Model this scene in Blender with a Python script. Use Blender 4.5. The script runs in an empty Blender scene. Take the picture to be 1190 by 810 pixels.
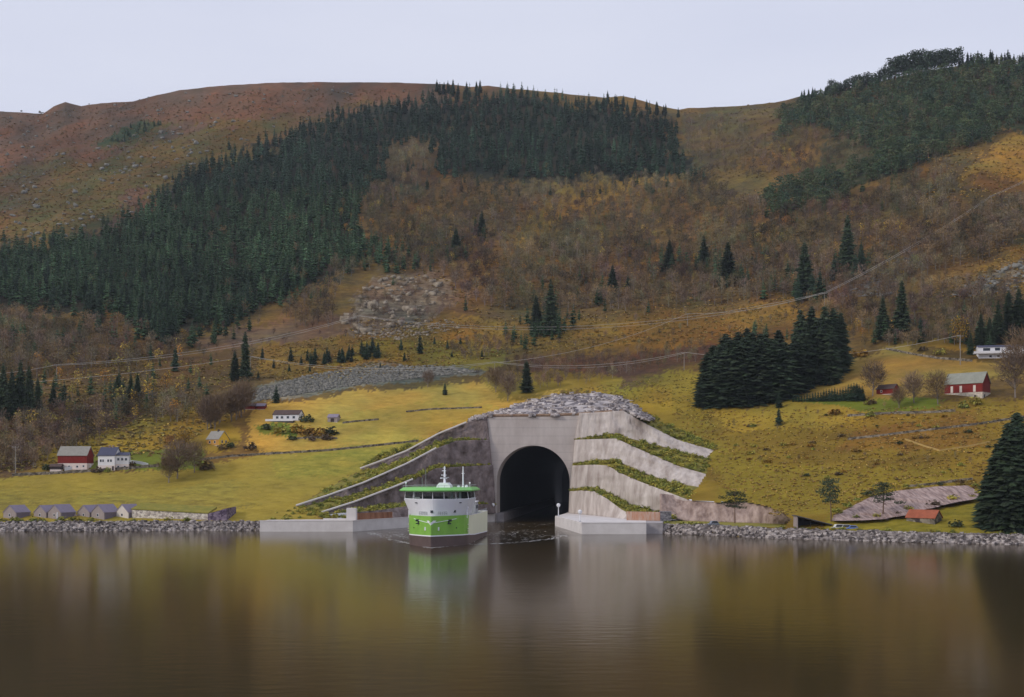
import bpy, math, random
import numpy as np
from mathutils import Vector, Matrix
R = math.radians
HAZE = 0.000045
random.seed(7)
rng = np.random.default_rng(11)
sc = bpy.context.scene
COL = sc.collection

# ------------------------------------------------------------------ camera, world, sun, exposure
F, CX, HOR, HC = 1276.0, 595.0, 550.0, 23.7          # focal length in photo pixels, centre column, horizon row, camera height
cam = bpy.data.cameras.new('camera'); camo = bpy.data.objects.new('camera', cam); COL.objects.link(camo)
camo.location = (0, 0, HC); camo.rotation_euler = (R(90), 0, 0)
cam.sensor_width = 36.0; cam.lens = 36.0 * F / 1190.0
cam.shift_y = (HOR - 405.0) / 1190.0
cam.clip_start = 1.0; cam.clip_end = 20000.0
sc.camera = camo

SUN_DIR = Vector((-0.79, -0.40, 0.47)).normalized()
w = bpy.data.worlds.new('World'); sc.world = w; w.use_nodes = True
wn, wl = w.node_tree.nodes, w.node_tree.links
wn.clear()
wo = wn.new('ShaderNodeOutputWorld'); bg = wn.new('ShaderNodeBackground'); bg.inputs['Strength'].default_value = 0.11
sky = wn.new('ShaderNodeTexSky'); sky.sky_type = 'NISHITA'; sky.sun_disc = False
sky.sun_elevation = math.asin(SUN_DIR.z); sky.sun_rotation = math.atan2(SUN_DIR.x, SUN_DIR.y)
# thin unbroken cloud sheet over the clear sky
tc = wn.new('ShaderNodeTexCoord'); mp = wn.new('ShaderNodeMapping'); mp.inputs['Scale'].default_value = (1.2, 1.2, 5.0)
nz = wn.new('ShaderNodeTexNoise'); nz.inputs['Scale'].default_value = 1.6; nz.inputs['Detail'].default_value = 5
cr = wn.new('ShaderNodeValToRGB')
cr.color_ramp.elements[0].position = 0.3; cr.color_ramp.elements[0].color = (5.4, 5.65, 6.85, 1)
cr.color_ramp.elements[1].position = 0.75; cr.color_ramp.elements[1].color = (6.1, 6.3, 7.3, 1)
mx = wn.new('ShaderNodeMix'); mx.data_type = 'RGBA'; mx.inputs['Factor'].default_value = 0.93
wl.new(tc.outputs['Generated'], mp.inputs['Vector']); wl.new(mp.outputs[0], nz.inputs['Vector'])
wl.new(nz.outputs['Fac'], cr.inputs['Fac'])
wl.new(sky.outputs[0], mx.inputs['A']); wl.new(cr.outputs[0], mx.inputs['B'])
wl.new(mx.outputs['Result'], bg.inputs['Color']); wl.new(bg.outputs[0], wo.inputs['Surface'])

sun = bpy.data.lights.new('sun', 'SUN'); suno = bpy.data.objects.new('sun', sun); COL.objects.link(suno)
sun.energy = 1.5; sun.angle = R(10); sun.color = (1.0, 0.93, 0.84)
suno.rotation_euler = SUN_DIR.to_track_quat('Z', 'Y').to_euler(); suno.location = SUN_DIR * 900

sc.view_settings.view_transform = 'Standard'; sc.view_settings.look = 'None'
sc.view_settings.exposure = 0.2; sc.view_settings.gamma = 1.0; sc.view_settings.use_curve_mapping = False
sc.cycles.max_bounces = 6; sc.cycles.volume_bounces = 0; sc.cycles.transparent_max_bounces = 12

# ------------------------------------------------------------------ helpers
def P(px, py, Y):
    return Vector(((px - CX) / F * Y, Y, HC + (HOR - py) / F * Y))
def lin(c):
    c = c / 255.0
    return c / 12.92 if c <= 0.04045 else ((c + 0.055) / 1.055) ** 2.4
def S(r, g, b, k=1.0):                                # picked picture tone -> linear base colour
    return np.array((lin(r) * k, lin(g) * k, lin(b) * k))
def hash2(ix, iy, seed):
    h = (ix.astype(np.int64) * 374761393 + iy.astype(np.int64) * 668265263 + seed * 974711) & 0x7fffffff
    h = ((h ^ (h >> 13)) * 1274126177) & 0x7fffffff
    h = h ^ (h >> 16)
    return (h & 0xffff) / 65535.0
def vnoise(x, y, seed=0):
    x = np.asarray(x, float); y = np.asarray(y, float)
    ix, iy = np.floor(x), np.floor(y); fx, fy = x - ix, y - iy
    fx = fx * fx * (3 - 2 * fx); fy = fy * fy * (3 - 2 * fy)
    a, b = hash2(ix, iy, seed), hash2(ix + 1, iy, seed); c, d = hash2(ix, iy + 1, seed), hash2(ix + 1, iy + 1, seed)
    return (a * (1 - fx) + b * fx) * (1 - fy) + (c * (1 - fx) + d * fx) * fy
def fbm(x, y, seed=0, o=4):
    s, a, t = 0, 1.0, 0
    for k in range(o):
        s = s + a * vnoise(np.asarray(x) * 2 ** k + 17.3 * k, np.asarray(y) * 2 ** k - 9.1 * k, seed + k); t += a; a *= 0.5
    return s / t * 2 - 1
def hermite(x, xp, fp):
    xp, fp = np.asarray(xp, float), np.asarray(fp, float)
    d = np.diff(fp) / np.diff(xp); m = np.empty_like(fp); m[0], m[-1] = d[0], d[-1]
    for i in range(1, len(fp) - 1):
        m[i] = 0 if d[i - 1] * d[i] <= 0 else 2 * d[i - 1] * d[i] / (d[i - 1] + d[i])
    x = np.asarray(x, float)
    i = np.clip(np.searchsorted(xp, x) - 1, 0, len(xp) - 2); h = xp[i + 1] - xp[i]; t = np.clip((x - xp[i]) / h, 0, 1)
    return fp[i] * (2 * t**3 - 3 * t**2 + 1) + m[i] * h * (t**3 - 2 * t**2 + t) + fp[i + 1] * (3 * t**2 - 2 * t**3) + m[i + 1] * h * (t**3 - t**2)
def inside(poly, x, y):
    x = np.asarray(x, float); y = np.asarray(y, float); r = np.zeros(x.shape, bool); n = len(poly)
    for i in range(n):
        x0, y0 = poly[i]; x1, y1 = poly[(i + 1) % n]
        if y0 == y1: continue
        c = ((y0 > y) != (y1 > y)) & (x < (x1 - x0) * (y - y0) / (y1 - y0) + x0)
        r ^= c
    return r
def tag(o, label=None, cat=None, group=None, kind=None):
    if label: o['label'] = label
    if cat: o['category'] = cat
    if group: o['group'] = group
    if kind: o['kind'] = kind
    return o
def empty(name, loc, rz=0.0, label=None, cat=None, group=None):
    o = bpy.data.objects.new(name, None); COL.objects.link(o); o.location = loc; o.rotation_euler = (0, 0, rz)
    o.empty_display_size = 1.0
    return tag(o, label, cat, group)
def link(name, me, parent=None):
    o = bpy.data.objects.new(name, me); COL.objects.link(o)
    if parent is not None: o.parent = parent
    return o
def mesh_np(name, V, Fc, mats, fmat=None, vcol=None, smooth=False):
    me = bpy.data.meshes.new(name); V = np.asarray(V, np.float32); Fc = np.asarray(Fc, np.int32); k = Fc.shape[1]
    me.vertices.add(len(V)); me.vertices.foreach_set('co', V.ravel())
    me.loops.add(Fc.size); me.loops.foreach_set('vertex_index', Fc.ravel())
    me.polygons.add(len(Fc)); me.polygons.foreach_set('loop_start', np.arange(0, Fc.size, k, dtype=np.int32))
    for m in mats: me.materials.append(m)
    if fmat is not None: me.polygons.foreach_set('material_index', np.asarray(fmat, np.int32))
    if smooth: me.polygons.foreach_set('use_smooth', np.ones(len(Fc), bool))
    if vcol is not None:
        for nm, arr in vcol.items():
            a = me.attributes.new(nm, 'FLOAT_COLOR', 'POINT'); arr = np.asarray(arr, np.float32)
            if arr.shape[1] == 3: arr = np.concatenate([arr, np.ones((len(arr), 1), np.float32)], 1)
            a.data.foreach_set('color', arr.ravel())
    me.update(calc_edges=True); me.validate()
    return me

class MB:
    def __init__(s): s.v, s.f, s.m = [], [], []
    def face(s, pts, m=0):
        b = len(s.v); s.v += [tuple(p) for p in pts]; s.f.append(tuple(range(b, b + len(pts)))); s.m.append(m); return s
    def box(s, x0, y0, z0, x1, y1, z1, m=0, M=None):
        c = [Vector((x, y, z)) for z in (z0, z1) for y in (y0, y1) for x in (x0, x1)]
        if M is not None: c = [M @ p for p in c]
        b = len(s.v); s.v += [tuple(p) for p in c]
        for q in ((0, 2, 3, 1), (4, 5, 7, 6), (0, 1, 5, 4), (2, 6, 7, 3), (0, 4, 6, 2), (1, 3, 7, 5)):
            s.f.append(tuple(b + i for i in q)); s.m.append(m)
        return s
    def ring_loft(s, rings, m=0, caps=True):
        b = len(s.v); n = len(rings[0])
        for r in rings: s.v += [tuple(p) for p in r]
        for k in range(len(rings) - 1):
            for i in range(n):
                j = (i + 1) % n
                s.f.append((b + k * n + i, b + k * n + j, b + (k + 1) * n + j, b + (k + 1) * n + i)); s.m.append(m)
        if caps:
            s.f.append(tuple(b + i for i in reversed(range(n)))); s.m.append(m)
            e = b + (len(rings) - 1) * n; s.f.append(tuple(e + i for i in range(n))); s.m.append(m)
        return s
    def tube(s, pts, r, n=6, m=0):
        rings = []
        rr = r if isinstance(r, (list, tuple)) else [r] * len(pts)
        pts = [Vector(p) for p in pts]
        for i, p in enumerate(pts):
            d = (pts[min(i + 1, len(pts) - 1)] - pts[max(i - 1, 0)]).normalized()
            a = d.cross(Vector((0, 0, 1)) if abs(d.z) < 0.9 else Vector((1, 0, 0))).normalized(); c = a.cross(d)
            rings.append([p + (a * math.cos(t) + c * math.sin(t)) * rr[i] for t in [2 * math.pi * k / n for k in range(n)]])
        return s.ring_loft(rings, m)
    def sphere(s, c, r, n=8, k=5, m=0, sq=1.0):
        c = Vector(c)
        rings = [[c + Vector((math.cos(2 * math.pi * i / n) * math.sin(p), math.sin(2 * math.pi * i / n) * math.sin(p), -math.cos(p) * sq)) * r for i in range(n)]
                 for p in [math.pi * (0.06 + 0.88 * j / k) for j in range(k + 1)]]
        return s.ring_loft(rings, m)
    def build(s, name, mats, parent=None, smooth=False):
        me = bpy.data.meshes.new(name); me.from_pydata(s.v, [], s.f)
        for mt in (mats if isinstance(mats, (list, tuple)) else [mats]): me.materials.append(mt)
        me.polygons.foreach_set('material_index', s.m)
        if smooth: me.polygons.foreach_set('use_smooth', [True] * len(s.f))
        me.update(); return link(name, me, parent)

# ------------------------------------------------------------------ materials
def mat(name, col, rough=0.75, var=0.25, scale=0.6, bump=0.0, col2=None, stretch=(1, 1, 1), metal=0.0, spec=0.3, detail=6.0, bscale=None, coords='Object'):
    m = bpy.data.materials.new(name); m.use_nodes = True; n, l = m.node_tree.nodes, m.node_tree.links
    b = n['Principled BSDF']; b.inputs['Roughness'].default_value = rough; b.inputs['Metallic'].default_value = metal
    b.inputs['Specular IOR Level'].default_value = spec
    t = n.new('ShaderNodeTexCoord'); mp = n.new('ShaderNodeMapping'); mp.inputs['Scale'].default_value = stretch
    nz = n.new('ShaderNodeTexNoise'); nz.inputs['Scale'].default_value = scale; nz.inputs['Detail'].default_value = detail; nz.inputs['Roughness'].default_value = 0.65
    l.new(t.outputs[coords], mp.inputs['Vector']); l.new(mp.outputs[0], nz.inputs['Vector'])
    rp = n.new('ShaderNodeValToRGB'); e = rp.color_ramp.elements
    c1 = np.array(col); c2 = np.array(col2) if col2 is not None else np.minimum(c1 * (1 + var), 0.9)
    c1 = c1 if col2 is not None else c1 * (1 - var)
    e[0].position, e[1].position = 0.32, 0.68
    e[0].color = (*c1, 1); e[1].color = (*c2, 1)
    l.new(nz.outputs['Fac'], rp.inputs['Fac']); l.new(rp.outputs[0], b.inputs['Base Color'])
    if bump:
        nb = n.new('ShaderNodeTexNoise'); nb.inputs['Scale'].default_value = bscale or scale * 3; nb.inputs['Detail'].default_value = 8
        l.new(mp.outputs[0], nb.inputs['Vector'])
        bp = n.new('ShaderNodeBump'); bp.inputs['Strength'].default_value = 0.9; bp.inputs['Distance'].default_value = bump
        l.new(nb.outputs['Fac'], bp.inputs['Height']); l.new(bp.outputs[0], b.inputs['Normal'])
    return m

def foliage_mat(name, rough=0.85):
    m = bpy.data.materials.new(name); m.use_nodes = True; n, l = m.node_tree.nodes, m.node_tree.links
    b = n['Principled BSDF']; b.inputs['Roughness'].default_value = rough; b.inputs['Specular IOR Level'].default_value = 0.15
    a = n.new('ShaderNodeAttribute'); a.attribute_name = 'tint'
    oi = n.new('ShaderNodeObjectInfo'); mr = n.new('ShaderNodeMapRange'); mr.inputs[3].default_value = 0.75; mr.inputs[4].default_value = 1.3
    l.new(oi.outputs['Random'], mr.inputs[0])
    mx = n.new('ShaderNodeVectorMath'); mx.operation = 'SCALE'
    l.new(a.outputs['Color'], mx.inputs[0]); l.new(mr.outputs[0], mx.inputs['Scale']); l.new(mx.outputs[0], b.inputs['Base Color'])
    return m
M_FOL = foliage_mat('foliage')
M_BARK = mat('bark', (0.09, 0.07, 0.055), 0.9, 0.4, 2.0)

def terrain_mat():
    m = bpy.data.materials.new('hillside_ground'); m.use_nodes = True; n, l = m.node_tree.nodes, m.node_tree.links
    b = n['Principled BSDF']; b.inputs['Roughness'].default_value = 0.95; b.inputs['Specular IOR Level'].default_value = 0.08
    t = n.new('ShaderNodeTexCoord')
    A = n.new('ShaderNodeAttribute'); A.attribute_name = 'ground_a'; B = n.new('ShaderNodeAttribute'); B.attribute_name = 'ground_b'
    mp = n.new('ShaderNodeMapping'); mp.inputs['Scale'].default_value = (0.7, 1.0, 1.6)
    l.new(t.outputs['Object'], mp.inputs[0])
    n1 = n.new('ShaderNodeTexNoise'); n1.inputs['Scale'].default_value = 0.055; n1.inputs['Detail'].default_value = 9; n1.inputs['Roughness'].default_value = 0.72
    l.new(mp.outputs[0], n1.inputs['Vector'])
    rp = n.new('ShaderNodeMapRange'); rp.inputs[1].default_value = 0.38; rp.inputs[2].default_value = 0.62; l.new(n1.outputs['Fac'], rp.inputs[0])
    mx = n.new('ShaderNodeMix'); mx.data_type = 'RGBA'; l.new(rp.outputs[0], mx.inputs['Factor'])
    l.new(A.outputs['Color'], mx.inputs['A']); l.new(B.outputs['Color'], mx.inputs['B'])
    n2 = n.new('ShaderNodeTexNoise'); n2.inputs['Scale'].default_value = 0.22; n2.inputs['Detail'].default_value = 8; n2.inputs['Roughness'].default_value = 0.75
    l.new(mp.outputs[0], n2.inputs['Vector'])
    r2 = n.new('ShaderNodeMapRange'); r2.inputs[1].default_value = 0.3; r2.inputs[2].default_value = 0.7; r2.inputs[3].default_value = 0.62; r2.inputs[4].default_value = 1.36
    l.new(n2.outputs['Fac'], r2.inputs[0])
    sm = n.new('ShaderNodeVectorMath'); sm.operation = 'SCALE'; l.new(mx.outputs['Result'], sm.inputs[0]); l.new(r2.outputs[0], sm.inputs['Scale'])
    l.new(sm.outputs[0], b.inputs['Base Color'])
    bp = n.new('ShaderNodeBump'); bp.inputs['Strength'].default_value = 0.8; bp.inputs['Distance'].default_value = 1.2
    l.new(n2.outputs['Fac'], bp.inputs['Height']); l.new(bp.outputs[0], b.inputs['Normal'])
    return m

def stone_mat(name, c_dark, c_mid, c_light, scale=0.45, bump=0.5, stretch=(1, 1, 1.3)):
    # broken stone: cells of differing tone with dark joints
    m = bpy.data.materials.new(name); m.use_nodes = True; n, l = m.node_tree.nodes, m.node_tree.links
    b = n['Principled BSDF']; b.inputs['Roughness'].default_value = 0.9; b.inputs['Specular IOR Level'].default_value = 0.15
    t = n.new('ShaderNodeTexCoord'); mp = n.new('ShaderNodeMapping'); mp.inputs['Scale'].default_value = stretch; l.new(t.outputs['Object'], mp.inputs[0])
    v = n.new('ShaderNodeTexVoronoi'); v.inputs['Scale'].default_value = scale; l.new(mp.outputs[0], v.inputs['Vector'])
    rp = n.new('ShaderNodeValToRGB'); e = rp.color_ramp.elements; e[0].color = (*c_dark, 1); e[1].color = (*c_light, 1)
    e2 = rp.color_ramp.elements.new(0.5); e2.color = (*c_mid, 1)
    sp = n.new('ShaderNodeSeparateColor'); l.new(v.outputs['Color'], sp.inputs[0]); l.new(sp.outputs[0], rp.inputs['Fac'])
    l.new(rp.outputs[0], b.inputs['Base Color'])
    bp = n.new('ShaderNodeBump'); bp.inputs['Distance'].default_value = bump; bp.invert = True
    l.new(v.outputs['Distance'], bp.inputs['Height']); l.new(bp.outputs[0], b.inputs['Normal'])
    return m

M_TERR = terrain_mat()
M_STONE = stone_mat('quarried_stone', (0.055, 0.046, 0.044), (0.20, 0.172, 0.162), (0.45, 0.40, 0.375), 0.95, 0.25, (1, 1, 1))
M_BLOCK = stone_mat('pale_crown_block', (0.12, 0.10, 0.10), (0.34, 0.30, 0.29), (0.60, 0.545, 0.52), 0.7, 0.2, (1, 1, 1))
M_SCREE = mat('scree_stone', (0.10, 0.10, 0.085), 0.9, scale=0.35, col2=(0.27, 0.255, 0.225), bump=0.15, bscale=2)
M_PALEROCK = mat('pale_rock', (0.12, 0.09, 0.06), 0.9, scale=0.25, col2=(0.40, 0.34, 0.26), bump=0.4, bscale=0.6)
M_DOME = stone_mat('stacked_block_stone', (0.10, 0.085, 0.10), (0.28, 0.25, 0.25), (0.52, 0.47, 0.45), 0.42, 0.6, (0.6, 0.16, 1.0))
M_CONC = mat('pale_concrete', (0.40, 0.345, 0.315), 0.85, scale=0.16, col2=(0.54, 0.48, 0.445), bump=0.05, bscale=0.5, stretch=(1, 1, 0.35))
M_QUAY = mat('new_quay_concrete', (0.56, 0.52, 0.50), 0.8, scale=0.2, col2=(0.68, 0.64, 0.62), bump=0.03, bscale=0.8)
M_SHOT = mat('pale_blasted_rock', (0.32, 0.265, 0.235), 0.9, scale=0.26, col2=(0.60, 0.535, 0.49), bump=1.8, bscale=0.3, stretch=(1, 1, 0.22))
M_BROWNROCK = mat('brown_blasted_rock', (0.16, 0.105, 0.085), 0.9, scale=0.4, col2=(0.46, 0.35, 0.30), bump=2.0, bscale=0.4, stretch=(1, .5, 0.35), detail=9)
M_PINKROCK = mat('pinkish_rock', (0.15, 0.095, 0.085), 0.9, scale=0.7, col2=(0.52, 0.39, 0.35), bump=1.5, bscale=0.6, stretch=(1.5, 0.22, 0.22), detail=9)
M_DARKSHADEROCK = mat('dark_shade_toned_rock', (0.095, 0.070, 0.063), 0.9, scale=0.22, col2=(0.27, 0.215, 0.205), bump=2.6, bscale=0.3, stretch=(1, 1, 0.7))  # dark rock of its own, with some of the walls' shade in the colour
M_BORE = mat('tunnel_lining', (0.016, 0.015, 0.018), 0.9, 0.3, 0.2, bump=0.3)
M_RUST = mat('rust_brown_cladding', (0.16, 0.062, 0.03), 0.9, scale=0.35, col2=(0.30, 0.15, 0.085), bump=0.1, stretch=(2.5, 2.5, 0.4))
M_RUSTL = mat('orange_streaked_stone', (0.36, 0.14, 0.06), 0.9, scale=0.5, col2=(0.42, 0.33, 0.28), bump=0.1, stretch=(2.2, 2.2, 0.5))

# ------------------------------------------------------------------ terrain
RIDGE = [(-700, 190), (-420, 150), (-120, 134), (0, 130), (50, 132), (62, 124), (76, 119), (94, 124), (117, 120), (155, 118), (175, 112.6), (208, 105), (268, 99),
         (330, 96), (460, 96), (511, 98.5), (548, 101), (568, 99), (608, 103.5), (655, 109), (702, 114), (723, 112), (746, 117), (770, 124), (790, 127),
         (800, 125), (860, 123), (900, 120), (931, 112), (958, 108), (1000, 99), (1045, 88), (1075, 82), (1100, 79), (1130, 74), (1190, 76), (1320, 84), (1620, 135), (1900, 190)]
SHORE = [(-700, 616), (0, 617.5), (300, 616.8), (520, 617), (770, 620), (900, 625.5), (1050, 630), (1190, 633), (1620, 640), (1900, 645)]
RIDGEY = [(-700, 1600), (0, 1600), (500, 1600), (700, 1550), (800, 1500), (950, 1400), (1100, 1300), (1250, 1270), (1900, 1250)]
GT = [0, .11, .2475, .405, .503, .798, 1.0]; GV = [0, .064, .134, .265, .361, .694, 1.0]
def col_par(px):
    pw = np.interp(px, *zip(*SHORE)); yw = HC * F / (pw - HOR); ys = yw + 6.0
    k = [np.interp(px + d, *zip(*RIDGE)) for d in (-150, -100, -50, 0, 50, 100, 150)]
    return pw, yw, pw - 11.0, ys, sum(k) / 7.0, hermite(px, *zip(*RIDGEY))
def terrY(px, py):
    pw, yw, pc, ys, pr, yr = col_par(px)
    t = np.clip((pc - py) / (pc - pr), -0.02, 1); Y = ys + (yr - ys) * hermite(np.clip(t, 0, 1), GT, GV)
    return np.where(py > pc, np.interp(np.clip((pw - py) / 11.0, 0, 1), [0, 1], [0, 1]) * 6.0 + yw, Y)
def T(px, py):
    return P(px, py, float(terrY(px, py)))

NR = 330
pxs = np.concatenate([np.arange(-700, -40, 12), np.arange(-40, 1230, 2.0), np.arange(1230, 1901, 12)])
tt = np.linspace(0, 1, NR) ** 1.12
PXG, TG = np.meshgrid(pxs, tt)
pw, yw, pc, ys, pr, yr = col_par(PXG)
PYG = pc + (pr - pc) * TG
YG = ys + (yr - ys) * hermite(TG, GT, GV)
PYG = PYG + (np.interp(PXG, *zip(*RIDGE)) - pr) * np.clip((TG - 0.80) / 0.2, 0, 1) ** 2
XG = (PXG - CX) / F * YG
ZG = HC + (HOR - PYG) / F * YG
hole_core = [(330, 600), (418, 536), (510, 496), (575, 470), (643, 448), (725, 448), (840, 515), (930, 585), (930, 640), (330, 640)]
damp = np.clip((PYG < 606) * np.clip(TG * 9, 0, 1), 0, 1)
nearcut = np.clip(np.hypot(np.maximum(0, np.abs(PXG - 600) - 260) / 60, np.maximum(0, 440 - PYG) / 40), 0, 1)
amp = damp * nearcut * (0.6 + 9.0 * np.clip(TG - 0.2, 0, 1)) * np.where(TG > .985, 0.25, 1)
ZG = ZG + amp * (fbm(XG / 90, YG / 90, 3, 4) + 0.35 * fbm(XG / 17, YG / 23, 21, 3))
PYG = HOR - (ZG - HC) / YG * F
# shore toe rows (below the riprap crest) and rows behind the ridge
toeP = []; toeq = []
pw0, yw0, pc0, ys0, pr0, yr0 = [a[0] for a in (pw, yw, pc, ys, pr, yr)]
for dy, z in ((-16, -7.0), (-2, -1.2), (0, 0.0)):
    Yv = yw0 + dy; toeP.append(np.stack([(pxs - CX) / F * Yv, Yv, np.full_like(Yv, z)], 1))
rows = toeP + [np.stack([XG[i], YG[i], ZG[i]], 1) for i in range(NR)]
for dy, dz in ((60, -6), (200, -40), (600, -160), (1500, -420)):
    Yv = YG[-1] + dy; rows.append(np.stack([(pxs - CX) / F * Yv, Yv, ZG[-1] + dz], 1))
TV = np.concatenate(rows); nrow, ncol = len(rows), len(pxs)
idx = np.arange(nrow * ncol).reshape(nrow, ncol)
TF = np.stack([idx[:-1, :-1], idx[:-1, 1:], idx[1:, 1:], idx[1:, :-1]], -1).reshape(-1, 4)
tpx = np.tile(pxs, nrow); tpy = HOR - (TV[:, 2] - HC) / TV[:, 1] * F
for k in range(4): tpy[(nrow - 4 + k) * ncol:(nrow - 3 + k) * ncol] = PYG[-1] - 1 - k
HOLE = [(348, 588), (374, 595.5), (400, 606), (400, 660), (772, 660), (772, 611), (800, 610.5), (912, 614), (921, 603), (912, 596), (895, 588), (865, 582), (835, 583), (800, 580), (797, 576), (812, 567), (822, 551), (824, 528), (750, 491), (718, 463), (701, 459), (643, 461), (576, 485), (542, 495), (510, 508), (473, 528), (420, 547.5)]
keep = ~inside(HOLE, tpx, tpy)[TF].all(1)
TF = TF[keep]

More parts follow.
